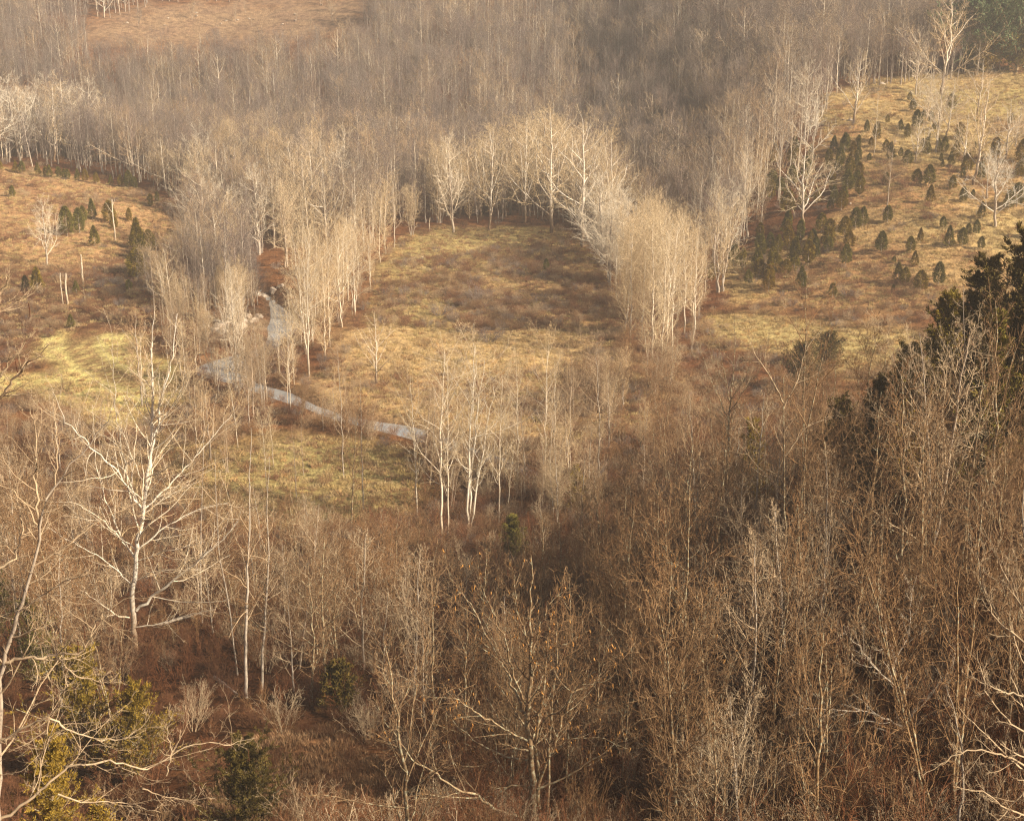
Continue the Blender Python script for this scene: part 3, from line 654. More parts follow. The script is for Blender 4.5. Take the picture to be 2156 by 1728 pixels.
# white trees along the near bank
for key, u, vb, vt, lab, wd in [
   ('pole', 930, 1132, 738, 'white trunk with long angled limbs, left of the paired white trees by the stream', 1.1),
   ('pole', 944, 1128, 770, 'thinner white trunk leaning left, touching the front white tree by the stream', .7),
   ('pole', 880, 1100, 790, 'slim pale tree on the left flank of the white trees by the stream', .8),
   ('poles', 978, 1116, 728, 'tallest clump of white trunks by the stream, at the centre of the photo', 1.1),
   ('pole', 1050, 1113, 786, 'single straight white trunk right of the white clump', .7),
   ('pole', 1090, 1040, 770, 'leaning white trunk with a bent base near the gravel bank', .8),
   ('pole', 1148, 1030, 716, 'white trunk with a crossing low limb right of the leaning white trunk', .8),
   ('pole', 1168, 990, 760, 'white stem furthest right of the stream trees', .7),
   ('pole_tan', 1200, 1010, 740, 'tan stem among the bushes right of the stream trees', .9),
   ('pole_tan', 1262, 1010, 730, 'tan tree standing on the near edge of the meadow', 1.0),
   ('pole_tan', 723, 1010, 735, 'thin pale tree over the near bank, left of two', .8),
   ('pole_tan', 765, 1075, 790, 'thin pale tree over the near bank, right of two', .8),
   ('slim', 740, 1110, 850, 'small pale tree at the green clearing edge', 1.0),
   ('open', 792, 815, 655, 'leaning white sycamore alone on the lower meadow', .8),
   ('pole', 510, 610, 425, 'straight white snag like tree above the brown belt', .6),
   ('open_tan', 100, 560, 412, 'white forked tree standing on the left field', .9),
   ('open', 1030, 485, 268, 'twin white sycamore at the far end of the meadow', .8),
   ('open', 1160, 492, 236, 'broad white sycamore behind the meadow, tallest crown of the grove', 1.1),
   ('open', 1225, 520, 240, 'big pale sycamore on the right side of the grove', 1.05),
   ('open', 1285, 520, 290, 'pale sycamore between the grove and the dense stand', .8),
   ('open', 1105, 470, 250, 'pale tree at the back of the grove, under the hillside', .9),
   ('open_tan', 955, 490, 285, 'tan tree on the left side of the grove', .85),
   ('clump', 868, 498, 385, 'rounded pale tree left of the grove', 1.0),
   ('clump', 925, 470, 300, 'tan rounded crown left behind the grove', 1.2),
   ('open', 1690, 478, 298, 'wide white tree at the left edge of the cedar field', 1.35),
   ('open', 1798, 262, 105, 'white tree with a fan of upright limbs above the field', 1.1),
   ('open', 1980, 200, -20, 'big white tree beside the pines at the top right', 1.0),
   ('open_tan', 1928, 200, 60, 'thinner white tree left of the big one near the pines', .8),
   ('pole', 1840, 332, 195, 'slim white tree in the middle of the upper cedars', .9),
   ('pole_tan', 1868, 438, 290, 'small feathery white tree in the cedar field', 1.4),
   ('open', 2050, 392, 165, 'large white tree on the right side of the field', .95),
   ('open_tan', 1970, 322, 150, 'bare tree left of the large white tree on the field', .9),
   ('open_tan', 2095, 480, 300, 'spreading pale tree below the large white tree, near the right edge', 1.1),
   ('pole', 1952, 330, 168, 'thin white trunk behind the upper field trees', .6),
   ('clump', 1515, 615, 410, 'rounded pale tree standing just right of the dense stand', 1.1),
   ('bushy', 1600, 500, 380, 'small white tree left of the wide white tree', .9),
   ('clump', 335, 402, 305, 'round pale feathery tree at the end of the left field', 1.1),
   ('open_tan', 500, 822, 560, 'many stemmed tree on the point of the pool', .55),
   ('poles', 515, 800, 590, 'white stems rising from the pool edge', .8),
   ('pole', 590, 800, 640, 'dark based white trunk right of the pool', .5),
   ('pole', 620, 815, 610, 'bare white trunk on the narrow bank right of the pool', .6),
   ('poles', 655, 800, 480, 'tall cream clump beside the pool outlet', .9),
   ('pole_tan', 345, 680, 500, 'cream tree left of the pool, on the brushy slope', .9),
   ('poles', 365, 700, 520, 'cluster of cream stems left of the pool', 1.1),
   ('bushy', 300, 860, 660, 'tawny tree behind the big white sycamore', 1.1),
   ('bushy', 1465, 1130, 820, 'tan tree fork among the right hand thicket', .8),
   ('slim', 180, 640, 540, 'small leaning bare tree beside the broken snags', 1.4)]:
    tree_px(key, u, vb, vt, lab, wide=wd)

# ------------------------------------------------------------------ counted groups
def inframe(x, y, z=0, m=80):
    u, v = project(np.stack([x, y, z + 0 * x], -1)); return (u > -m) & (u < 2156 + m) & (v < 1728 + 700)
def free(x, y, zones, marg=2.0):
    ok = river_rel(x, y) > 1.5
    for z_ in zones: ok &= psd(x, y, Z[z_]) < -marg
    return ok
def pick(poly, n, dmin=1.5, g=rng):
    lo, hi = poly.min(0), poly.max(0); out = []
    for _ in range(n * 60):
        p = g.uniform(lo, hi)
        if psd(p[0:1], p[1:2], poly)[0] > 0 and all((p[0]-q[0])**2 + (p[1]-q[1])**2 > dmin * dmin for q in out): out.append(p)
        if len(out) >= n: break
    return out
def stand(keys, px, n, hr, label, group, dmin=1.6, wide=(.7, 1.0), cat='tree', cap=None):
    for p in pick(wpoly(px), n, dmin):
        if river_rel(p[:1], p[1:])[0] < .8: continue
        h = rng.uniform(*hr)
        if cap:
            u, v = project(np.array([p[0], p[1], hz(p[0], p[1])])); vt = np.interp(u, *cap) + abs(rng.normal(0, 26))
            if vt > v - 40: continue
            h = min(h, h_for(p[0], p[1], vt))
        place(keys[int(rng.integers(len(keys)))], p[0], p[1], h, label, group, cat=cat, wide=rng.uniform(*wide))
stand(['plume', 'pole', 'plume'], [(1290, 560), (1300, 660), (1330, 760), (1400, 775), (1450, 740), (1485, 680), (1490, 580), (1440, 530), (1350, 520)], 48, (16, 22.5), 'cream coloured slender tree in the tall dense stand right of the meadow', 'dense cream stand right of the meadow', 1.8, (.95, 1.25), cap=([1250, 1290, 1370, 1440, 1510], [530, 455, 408, 440, 560]))
stand(['pole', 'plume', 'poles'], [(600, 700), (640, 800), (700, 740), (760, 640), (810, 570), (745, 540), (660, 600), (610, 650)], 28, (12, 19), 'cream coloured tall tree in the stand between the pool and the meadow', 'cream stand left of the meadow', 2.2, (1.1, 1.5), cap=([590, 650, 700, 760, 830], [560, 490, 460, 450, 420]))
stand(['pole', 'plume'], [(770, 560), (800, 560), (835, 530), (815, 500), (760, 500)], 6, (13, 16), 'white stemmed tree in the small clump at the upper left of the meadow', 'clump at the upper left of the meadow', 2, (1, 1.3), cap=([740, 860], [365, 375]))
stand(['open', 'clump', 'plume', 'open', 'plume'], [(910, 478), (1000, 462), (1100, 455), (1240, 470), (1310, 540), (1280, 470), (1200, 420), (1050, 420), (930, 440)], 42, (16, 23), 'pale tree in the curved grove closing the far end of the meadow', 'curved grove behind the meadow', 3.0, (1.2, 1.7), cap=([900, 950, 1030, 1100, 1160, 1230, 1300, 1340], [320, 292, 268, 244, 232, 240, 275, 330]))
stand(['pole', 'open_tan', 'poles'], [(1230, 530), (1300, 640), (1330, 600), (1300, 520)], 12, (13, 18), 'white tree in the gap where the grove meets the dense stand', 'trees between grove and stand', 2.5, (1, 1.4), cap=([1200, 1300, 1360], [300, 330, 380]))
stand(['open', 'open_tan'], [(-40, 330), (60, 322), (230, 330), (240, 345), (100, 345), (-40, 345)], 17, (16, 22), 'white limbed sycamore in the row behind the left field', 'sycamore row behind the left field', 4, (1.0, 1.4))
stand(['open_tan', 'pole', 'open', 'forest_pale', 'clump', 'plume'], [(380, 420), (500, 400), (680, 420), (780, 430), (740, 520), (600, 560), (480, 580), (390, 520)], 50, (12, 19), 'pale bare tree in the mixed belt between the left field and the meadow', 'mixed belt upstream of the pool', 4, (.9, 1.3))
stand(['bushy', 'clump', 'bushy_grey', 'pole_tan'], [(300, 620), (380, 560), (480, 570), (560, 600), (540, 680), (430, 740), (330, 700)], 24, (7, 12), 'tan bushy tree on the slope above the pool', 'bushy trees above the pool', 2.5, (.9, 1.2))
stand(['bushy', 'clump', 'slims'], [(880, 940), (1240, 1000), (1420, 930), (1420, 800), (1250, 830), (1150, 860), (1230, 930), (1060, 960)], 22, (6, 10), 'tawny bushy tree along the near edge of the meadow', 'bushy trees along the near meadow edge', 2.2, (.9, 1.2))
stand(['pole', 'forest_pale', 'pole_tan', 'open_tan'], [(1480, 560), (1520, 420), (1600, 330), (1700, 260), (1720, 330), (1660, 430), (1570, 520), (1520, 600)], 26, (14, 19), 'pale bare tree in the wood along the left edge of the cedar field', 'wood edge beside the cedar field', 3.5)

stand(['slims', 'bushy', 'slim'], [(630, 875), (720, 900), (790, 915), (780, 940), (690, 925), (620, 900)], 12, (3.5, 6), 'bushy', 'bushes hiding the stream left of its last glint', 1.6, (1, 1.5))
stand(['slims', 'bushy', 'slim', 'clump'], [(900, 950), (1010, 985), (1150, 1040), (1250, 1120), (1150, 1090), (1000, 1030), (900, 985)], 20, (3.5, 7), 'bushy', 'bushes hiding the lower stream', 2, (1, 1.5))
stand(['bushy', 'clump', 'poles', 'pole_tan'], [(520, 640), (560, 620), (590, 665), (570, 680), (500, 665), (440, 620), (470, 590)], 12, (6, 10), 'bushy', 'trees over the upstream bend', 2, (.8, 1.1))
PT = ['slim_pale', 'pole_tan', 'slims_pale', 'bushy']
stand(PT, [(400, 800), (520, 830), (620, 900), (700, 1000), (640, 1100), (520, 1080), (420, 1000), (380, 900)], 17, (6, 10), 'thin pale', 'thin pale trees between pool and green clearing', 2.5, (.9, 1.3))
stand(PT, [(330, 700), (400, 690), (440, 740), (420, 800), (360, 800)], 9, (6, 10), 'thin pale', 'thin pale trees left of the pool', 2, (.9, 1.2))
stand(['slim_pale', 'pole', 'slims_pale'], [(470, 800), (540, 815), (650, 870), (660, 900), (560, 870), (450, 815)], 12, (7, 12), 'thin pale', 'thin pale trees standing before the water', 2, (.7, 1.0))
stand(PT, [(880, 960), (1250, 1040), (1420, 1000), (1300, 1120), (1050, 1110), (880, 1040)], 22, (6, 11), 'thin pale', 'thin pale trees behind the stream sycamores', 2.4, (.9, 1.3))
stand(PT, [(20, 900), (250, 920), (330, 1050), (200, 1150), (0, 1080)], 16, (5, 9), 'thin pale', 'thin pale trees in the left scrub', 2.6, (.9, 1.3))
stand(['bushy', 'slims_pale', 'bushy_grey'], [(260, 20), (700, 8), (740, 60), (300, 90)], 14, (4, 8), 'far', 'scattered trees on the far clearing', 8, (.9, 1.3))
stand(['open', 'open_tan', 'open'], [(1900, 330), (1960, 220), (2130, 260), (2180, 420), (2060, 420), (1980, 380)], 9, (10, 14), 'white tree', 'white trees on the upper cedar field', 9, (.9, 1.2))
stand(['bushy', 'slims_pale', 'slims'], [(520, 770), (560, 740), (600, 745), (640, 830), (600, 825), (545, 800)], 14, (2.5, 6), 'bushy', 'bushes on the point between pool and bend', 1.2, (1, 1.5))
stand(['slims_pale', 'slim_pale', 'bushy'], [(1290, 600), (1330, 770), (1400, 785), (1460, 745), (1495, 650), (1460, 600), (1380, 640)], 18, (3, 7), 'undergrowth', 'young trees under the dense cream stand', 1.8, (1, 1.5))
stand(['slims_pale', 'slim_pale', 'bushy'], [(610, 700), (640, 810), (705, 750), (765, 650), (815, 580), (760, 560), (680, 640)], 14, (3, 6), 'undergrowth', 'young trees under the left cream stand', 1.8, (1, 1.5))
for u_, D_, vt_, lb_ in [(1985, 78, 700, 'first'), (2060, 74, 760, 'second'), (2110, 80, 640, 'third'), (1930, 76, 790, 'fourth')]:
    x_ = float(at(u_, 864, D_)[0]); place('near_pale' if u_ == 1985 else 'near', x_, D_, h_for(x_, D_, vt_), 'bare tree veiling the dark conifers', 'bare trees veiling the dark conifers', wide=.9)
stand(['near', 'slims', 'near_pale', 'slim'], [(380, 1150), (620, 1130), (900, 1150), (900, 1480), (640, 1500), (420, 1400)], 30, (7, 11.5), 'bare', 'bare trees between the big sycamore and the catalpa', 3.2, (.8, 1.2), cap=([350, 900], [1000, 1060]))
# near slope
ENV = ([-50, 120, 300, 450, 700, 1000, 1200, 1350, 1450, 1560, 1900, 2000, 2156, 2300], [780, 950, 1120, 1150, 1120, 1130, 1060, 860, 800, 740, 720, 820, 860, 860])
def near_slope(n, seed):
    g = np.random.default_rng(seed); pts = []; tries = 0
    while len(pts) < n and tries < 60000:
        tries += 1
        y = g.uniform(36, 160); x = g.uniform(-.42, .42) * y
        z = hz(x, y); u, v = project(np.array([x, y, z]))
        if free(np.array([x]), np.array([y]), ['grass_near', 'green_low', 'yellow', 'bank', 'bright', 'band', 'green_low2'], 1.5)[0] == False: continue
        if 130 < u < 620 and v > 1400 and g.random() < .7: continue
        if 620 < u < 860 and v > 1500: continue
        if u < 640 and v > 1230 and (y < 84 or g.random() < .3): continue
        if 880 < u < 1330 and y < 60: continue
        if 1760 < u < 1990 and y < 54: continue
        if u < 620 and g.random() < .25: continue
        if u < 560 and v < 1150 and g.random() < .6: continue
        if u > 1300 and v < 930: continue
        vt = np.interp(u, *ENV) + g.uniform(-40, 260); h = h_for(x, y, vt)
        h = min(h, g.uniform(9, 15) if y > 60 else g.uniform(6, 11))
        if y < 62 and u > 860: h = max(h, 5)
        if h < 3.5: continue
        if any((x - a)**2 + (y - b)**2 < 2.7**2 for a, b, _ in pts): continue
        pts.append((x, y, h))
    return pts
NS = near_slope(215, 5)
for x, y, h in NS:
    u, v = project(np.array([x, y, hz(x, y)]))
    if u < 620: lab, grp = 'thin bare tree in the open scrub at lower left', 'lower left scrub trees'
    elif u < 1330: lab, grp = 'brown bare tree in the thicket below the stream, lower middle', 'lower middle thicket trees'
    elif v < 1200: lab, grp = 'greyish bare tree in the upper part of the right hand thicket', 'upper right thicket trees'
    else: lab, grp = 'dark brown bare tree in the dense thicket at lower right', 'lower right thicket trees'
    keys = ['near', 'slim', 'slims', 'near_pale', 'near', 'near', 'slim'] if u > 620 else ['slim', 'near_pale', 'slims']
    place(keys[int(rng.integers(len(keys)))], x, y, h, lab, grp, wide=rng.uniform(.75, 1.1))

# ------------------------------------------------------------------ evergreens
def sprays(g, c, d, l, wd):
    n = len(c); d = nrmz(d); s = nrmz(np.cross(d, g.normal(0, 1, (n, 3)))); l = l[:, None]; wd = wd[:, None]
    V = np.stack([c, c + d * l * .5 + s * wd, c + d * l, c + d * l * .5 - s * wd], 1).reshape(-1, 3)
    return V, np.arange(n * 4).reshape(-1, 4)
def cedar_meshes(seed, h=4.5, R=1.05, prof='egg', n=4600, gap=.5):
    g = np.random.default_rng(seed); t = g.random(n) ** .85
    f = {'egg': lambda t: np.sin(np.clip(t * .86 + .14, 0, 1) ** .8 * math.pi) ** .65, 'cone': lambda t: (1 - t) ** .8 * np.clip(t * 9, .45, 1), 'column': lambda t: np.clip((1 - t) * 3, 0, 1) ** .6 * np.clip(t * 7, .4, 1)}[prof]
    a = g.random(n) * 6.283; lump = 1 + .16 * np.sin(3 * a + 9 * t + seed) + .12 * np.sin(7 * a - 15 * t)
    r = R * f(t) * lump * np.sqrt(g.uniform(.30, 1.0, n)) * np.where(g.random(n) < .08, 1.22, 1); z = gap + t * (h - gap)
    kp = fbm(a * 2.2 + seed, t * 7, 1, 2) > .36; r = r[kp]; z = z[kp]; a = a[kp]; n = len(r)
    c = np.stack([r * np.cos(a), r * np.sin(a), z], 1)
    d = np.stack([np.cos(a) * .7, np.sin(a) * .7, np.full(n, .9)], 1) + g.normal(0, .35, (n, 3))
    V, Q = sprays(g, c, d, g.uniform(.14, .34, n), g.uniform(.03, .07, n))
    T = line([[0, 0, -.3], [0, 0, gap + .5], [0, 0, h * .8]], .085, .03, 6)
    return Bag().tube(T, 6).mesh('trunk', [M['grey_bark']]), Bag().add(V, Q).mesh('foliage', [M['cedar']], False)
CED = {'egg': [cedar_meshes(60 + k, prof='egg', R=1.12) for k in range(3)], 'cone': [cedar_meshes(70 + k, prof='cone', R=1.35, gap=.35) for k in range(3)], 'column': [cedar_meshes(80 + k, prof='column', R=.75, gap=.3) for k in range(2)]}
def cedar(kind, x, y, h, wd, label, group=None, name='cedar_tree'):
    e = bpy.data.objects.new(name, None); COL.objects.link(e); e.location = (x, y, hz(x, y)); e.rotation_euler = (0, 0, rng.uniform(0, 6.28))
    s = h / 4.5; wd *= 1.12; kind = 'egg' if kind == 'cone' and rng.random() < .25 else kind; e.scale = (s * wd, s * wd, s * 1.06); t, f = CED[kind][int(rng.integers(len(CED[kind])))]; link('trunk', t, e); link('foliage', f, e)
    return tag(e, label, 'cedar', group)
def cedar_px(kind, u, vb, vt, wd, label, group=None):
    x, y = ground(u, vb); return cedar(kind, x, y, h_for(x, y, vt), wd * 1.12, label, group)
for a in [  # left field
   ('cone', 27, 417, 392, .8, 'small lone cedar at the far left of the left field'), ('cone', 142, 498, 439, .8, 'tall dark cedar, left of the pair on the left field'),
   ('cone', 168, 492, 442, .75, 'cedar right of the tall dark cedar on the left field'), ('egg', 176, 470, 436, .8, 'small brownish cedar behind the dark pair'),
   ('cone', 195, 464, 422, .8, 'pale yellow green cedar above the pair'), ('cone', 231, 470, 426, .9, 'bluish lumpy cedar in the middle of the left field'),
   ('cone', 200, 520, 478, .9, 'dark cedar below the middle of the left field'), ('egg', 240, 482, 455, .9, 'low cedar at the foot of the bluish cedar'),
   ('cone', 290, 520, 464, .8, 'tall grey green cedar at the right side of the left field'), ('egg', 298, 545, 500, .9, 'cedar directly below the tall grey green one'),
   ('egg', 315, 535, 488, .8, 'cedar right of the tall grey green one'), ('egg', 290, 585, 528, 1.1, 'bushy two toned cedar low on the left slope'),
   ('column', 317, 432, 410, .9, 'first small column cedar near the right end of the field'), ('column', 331, 425, 405, .9, 'second small column cedar near the right end of the field'),
   ('egg', 272, 460, 440, .7, 'tiny dark cedar under the pale dead snag'), ('cone', 80, 618, 566, .9, 'large olive cedar in the brush at far left'), ('egg', 55, 612, 582, .8, 'smaller cedar touching the large olive one'),
   ('cone', 161, 618, 592, .9, 'small bluish cedar beside the broken snags'), ('cone', 150, 690, 663, .9, 'tiny cedar above the yellow grass'), ('egg', 272, 612, 590, 1., 'dull cedar in the brush above the yellow grass'),
   ('egg', 360, 418, 396, .8, 'dull cedar at the foot of the pale feathery tree'), ('egg', 412, 470, 445, .9, 'dark cedar half hidden in the belt'),
   ('egg', 1150, 572, 546, .75, 'lone small cedar in the middle of the meadow'), ('egg', 1800, 485, 440, .9, 'dark round cedar, left of the close pair on the field'),
   ('egg', 1816, 478, 438, .8, 'dark cedar, right of the close pair on the field'), ('egg', 1868, 472, 435, .9, 'yellowish round cedar alone on the field'),
   ('egg', 1855, 532, 490, .9, 'bluish oval cedar in the centre of the field'), ('egg', 1916, 535, 500, .9, 'dark cedar on a bare stem right of centre'),
   ('cone', 1937, 512, 482, .8, 'narrow small cedar above the dark stemmed one'), ('cone', 1925, 562, 530, .9, 'cone shaped cedar directly below the dark stemmed one'),
   ('cone', 1997, 522, 478, .8, 'tall slim cone cedar right of centre'), ('cone', 2025, 520, 482, .9, 'grey brown cedar next to the tall slim cone'),
   ('egg', 2038, 497, 472, .9, 'small cedar behind the grey brown one'), ('egg', 2055, 495, 465, .8, 'cedar on a long thin stem'), ('egg', 2065, 526, 500, .9, 'black green cedar at the right of the row'),
   ('egg', 1985, 482, 457, .9, 'round cedar on a long stem above the tall cone'), ('egg', 2027, 428, 396, .9, 'dark oval cedar high on the right slope'), ('egg', 2048, 418, 400, .9, 'small cedar right of the dark oval one'),
   ('cone', 2066, 462, 427, .9, 'pointed cedar near the spreading pale tree'), ('cone', 1905, 600, 565, .9, 'wide grey green cedar at the lower field edge'), ('cone', 1890, 595, 555, .9, 'brownish cedar at the lower field edge'),
   ('cone', 1937, 615, 572, 1.05, 'broad cone cedar, largest of the lower field'), ('egg', 1975, 603, 555, .8, 'blue green cedar right of the broad cone'), ('egg', 1880, 617, 600, .8, 'small dark cedar left of the broad cone'),
   ('cone', 1915, 617, 606, .9, 'tiny cedar seedling beside the broad cone'), ('egg', 1882, 555, 540, .9, 'small dark cedar by the rusty patch'), ('egg', 1498, 592, 558, .8, 'dark cedar at the foot of the dense cream stand'),
   ('egg', 1752, 628, 598, .9, 'round cedar seen through bare twigs'), ('column', 1690, 612, 578, 1., 'column cedar behind the thin trunk'), ('egg', 1575, 600, 570, .9, 'grey green cedar at the left end of the field'),
   ('column', 1625, 603, 575, .9, 'yellowish small column cedar'), ('egg', 1655, 580, 548, 1.1, 'yellow green round cedar'), ('cone', 1720, 545, 520, .9, 'small cedar between the thicket and the open field'),
   ('egg', 1780, 560, 518, .9, 'leaning cedar at the front of the thicket'), ('egg', 1865, 390, 365, .9, 'pale cedar in the upper field'), ('egg', 1895, 280, 254, .8, 'dark round cedar high on the field'), ('egg', 1910, 290, 262, .8, 'dark oval cedar next to the high round one'),
   ('egg', 1868, 262, 243, .8, 'bluish cedar high on the field'), ('egg', 1955, 395, 350, .9, 'tall dark cedar by the white rocks'), ('egg', 1930, 390, 358, 1.1, 'wide cedar left of the white rocks'),
   ('cone', 1958, 430, 392, .9, 'cone cedar below the white rocks'), ('egg', 2005, 400, 372, .9, 'cedar above the bare red shrub'), ('egg', 2128, 268, 240, .8, 'lone cedar near the right edge, high up'), ('egg', 1921, 236, 210, .9, 'small cedar under the thinner white tree'),
   ('egg', 1910, 350, 318, 1.1, 'wide green cedar in the upper middle'), ('egg', 1945, 250, 232, .9, 'cedar behind the small thin trunk'), ('egg', 2002, 235, 200, 1., 'bushy cedar left of the large white tree'), ('egg', 1915, 215, 195, .9, 'cedar close under the wood edge')]:
    cedar_px(*a)
for u in (0, 34, 47, 80, 97, 105, 124, 136, 143, 164, 180, 203, 234, 254, 272, 284):
    v = np.interp(u, [0, 150, 290], [358, 378, 398]); hh = rng.uniform(18, 26) * (1.5 if u == 272 else 1); cedar_px(['cone', 'egg'][int(rng.integers(2))], u, v + 2, v - hh, .85, 'small cedar in the row along the crest of the left field', 'cedars on the crest of the left field')
def cedar_group(px, n, hr, label, group, dmin=1.6):
    for p in pick(wpoly(px), n, dmin): cedar(['egg', 'column', 'egg', 'cone'][int(rng.integers(4))], p[0], p[1], rng.uniform(*hr), rng.uniform(.8, 1.15), label, group)
cedar_group([(1590, 560), (1600, 500), (1680, 480), (1780, 500), (1790, 530), (1700, 560), (1640, 590)], 30, (2.2, 4.6), 'olive cedar packed into the thicket left of the open field', 'cedar thicket left of the field', 2.5)
cedar_group([(1740, 450), (1735, 330), (1780, 310), (1830, 360), (1800, 440)], 24, (2.2, 4.6), 'olive cedar in the chain running up the left side of the field', 'cedar chain up the left of the field', 2.3)
cedar_group([(1780, 330), (1830, 270), (1960, 250), (2080, 330), (2060, 400), (1930, 340), (1850, 360)], 30, (1.6, 4.2), 'small cedar scattered over the upper field', 'cedars on the upper field', 2)
cedar_group([(1600, 380), (1640, 330), (1720, 330), (1730, 450), (1640, 460)], 12, (3, 5), 'cedar half hidden behind the wide white tree', 'cedars behind the wide white tree', 2.2)
cedar_group([(2080, 330), (2200, 300), (2200, 600), (2130, 560)], 12, (3, 5), 'cedar at the right margin of the field', 'cedars at the right margin', 3)
cedar_group([(1540, 560), (1600, 570), (1700, 600), (1600, 620)], 8, (3, 4.5), 'cedar in the low brush left of the field', 'cedars in the low brush', 2.5)

def conifer(label, x, y, h, R, seed, ang, dens, leaf, mat_, sz, name, trop=.1, tri=70, base=.08, cat='conifer', lw=.06, parts=None):
    g = np.random.default_rng(seed); T = line([[0, 0, -.5], [0, 0, h * .5], [g.normal(0, .2), g.normal(0, .2), h]], h * .02, .03, 12, g, .03)
    A = grow(g, *T, tri, base, .99, ang, 8, 1.9 * R / h, 5, trop, .08, .4, .3, .01, lambda t: np.clip((1.12 - t), .1, 1) ** .75 * (.8 + .35 * np.sin(t * 40)))
    B = grow(g, *A, 9, .15, 1, 45, 12, .34, 3, .1, .15, .6, .3, .008)
    n = dens; k = g.integers(0, len(B[0]), n); s = g.random(n)[:, None] * (B[0].shape[1] - 1.001); i0 = s.astype(int)[:, 0]; fr = s - i0[:, None]
    c = B[0][k, i0] * (1 - fr) + B[0][k, i0 + 1] * fr; d = nrmz(B[0][k, i0 + 1] - B[0][k, i0]) + g.normal(0, .45, (n, 3)) + UP * .35
    c = c + g.normal(0, sz * .25, c.shape)
    V, Q = sprays(g, c, d, g.uniform(.6, 1.3, n) * sz, g.uniform(.7, 1.2, n) * lw)
    e = bpy.data.objects.new(name, None); COL.objects.link(e); e.location = (x, y, hz(x, y))
    link('trunk', Bag().tube(T, 7).mesh('trunk', [M['brown_bark']]), e); link('branches', Bag().tube(A, 4).tube(B, 3).mesh('branches', [M['brown_bark']]), e)
    link('foliage', Bag().add(V, Q).mesh('foliage', [M[mat_]], False), e); return tag(e, label, cat)
def conifer_px(label, u, vb, vt, Rpx, seed, **k):
    x, y = ground(u, vb); h = h_for(x, y, vt); zc = y * math.cos(PITCH) + (60 - hz(x, y)) * math.sin(PITCH)
    return conifer(label, x, y, h, Rpx * zc / F, seed, **k)
J = dict(ang=62, dens=22000, leaf=1, mat_='cedar_dark', sz=.28, name='juniper_tree', trop=.1, tri=110, lw=.045)
P_ = dict(ang=72, dens=20000, leaf=1, mat_='pine', sz=.75, name='white_pine', trop=.06, tri=80, lw=.15)
def at_depth(label, u, D, vt, Rpx, seed, **k):
    x = float(at(u, 864, D)[0]); h = h_for(x, D, vt); zc = D * math.cos(PITCH) + (60 - hz(x, D)) * math.sin(PITCH)
    return conifer(label, x, D, h, Rpx * zc / F, seed, **k)
at_depth('huge dark juniper rising at the right edge', 2135, 98, 490, 84, 1, **dict(J, dens=38000))
at_depth('round topped dark juniper left of the huge one', 2045, 104, 552, 66, 2, **dict(J, dens=26000))
at_depth('yellowish juniper with a low rounded top, lowest of the dark group', 1962, 112, 622, 50, 3, **dict(J, mat_='cedar'))
at_depth('slender juniper with a pointed top in front of the dark group', 2085, 88, 670, 44, 4, **dict(J, mat_='cedar'))
at_depth('dark juniper filling the gap below the huge one', 2140, 90, 640, 62, 5, **J)
K6 = dict(J, dens=11000)
for a in [('shaded juniper behind twigs in the upper thicket', 1685, 825, 728, 32, 6, K6), ('small dark juniper right of the shaded one in the upper thicket', 1742, 775, 704, 28, 61, K6),
          ('olive juniper in the middle of the right hand thicket', 1762, 1030, 850, 44, 7, K6), ('dull juniper left in the right hand thicket', 1582, 1020, 885, 34, 8, dict(K6, mat_='cedar')),
          ('dull green juniper between the olive one and the right edge', 1900, 1050, 860, 46, 9, dict(K6, mat_='cedar')), ('small juniper poking out above the bottom centre catalpa', 1082, 1175, 1090, 20, 10, dict(K6, mat_='cedar')),
          ('juniper hidden in the twigs right of the stream', 1212, 1070, 980, 18, 101, dict(K6, mat_='cedar', dens=2500)), ('dark small juniper in shade left of the bottom centre catalpa', 715, 1490, 1405, 26, 11, K6),
          ('dark bushy cedar on the brown grass at the bottom', 522, 1745, 1575, 66, 12, dict(J, dens=34000, sz=.15, lw=.02)), ('olive juniper with a pointed crown behind the lowest left branches', 295, 1650, 1440, 58, 13, dict(J, mat_='cedar', dens=16000, sz=.18, lw=.026)),
          ('tall olive juniper left of the pointed one, behind branches', 190, 1640, 1370, 70, 14, dict(J, mat_='cedar', dens=18000, sz=.18, lw=.026)), ('yellow green juniper further up the left edge', 85, 1440, 1270, 40, 15, dict(J, mat_='cedar', dens=10000, sz=.2, lw=.03)),
          ('dark juniper at the left edge behind the leaning grey trunk', 2, 1350, 1140, 36, 16, dict(J, mat_='cedar', dens=10000, sz=.2, lw=.03))]:
    conifer_px(*a[:6], **a[6])
at_depth('olive juniper left of the yellowish one, behind bare trees', 1905, 106, 735, 40, 31, **dict(J, mat_='cedar', dens=12000))
at_depth('dark juniper between the olive thicket juniper and the dark group', 1845, 100, 800, 38, 32, **dict(J, dens=11000))
at_depth('golden yellow juniper cropped by the lower left corner', 10, 44, 1560, 60, 17, **dict(J, mat_='gold', dens=26000, sz=.13, lw=.016))
at_depth('small golden juniper tip beside the corner one', 110, 46, 1690, 40, 171, **dict(J, mat_='gold', dens=6000, sz=.14, lw=.02))
conifer_px('big blue green pine beside the big white tree', 2062, 150, -60, 75, 20, **P_)
conifer_px('dark blue green pine in the top right corner', 2140, 148, -70, 80, 21, **dict(P_, mat_='pine'))
conifer_px('second pine just behind the big blue green pine', 2100, 132, -60, 70, 22, **dict(P_, mat_='pine'))
conifer_px('bushy olive conifer under the corner pines, left of two', 2075, 152, 78, 34, 23, **dict(P_, mat_='cedar', dens=8000, sz=.5))
conifer_px('bushy olive conifer under the corner pines, right of two', 2140, 155, 62, 36, 24, **dict(P_, mat_='cedar', dens=8000, sz=.5))
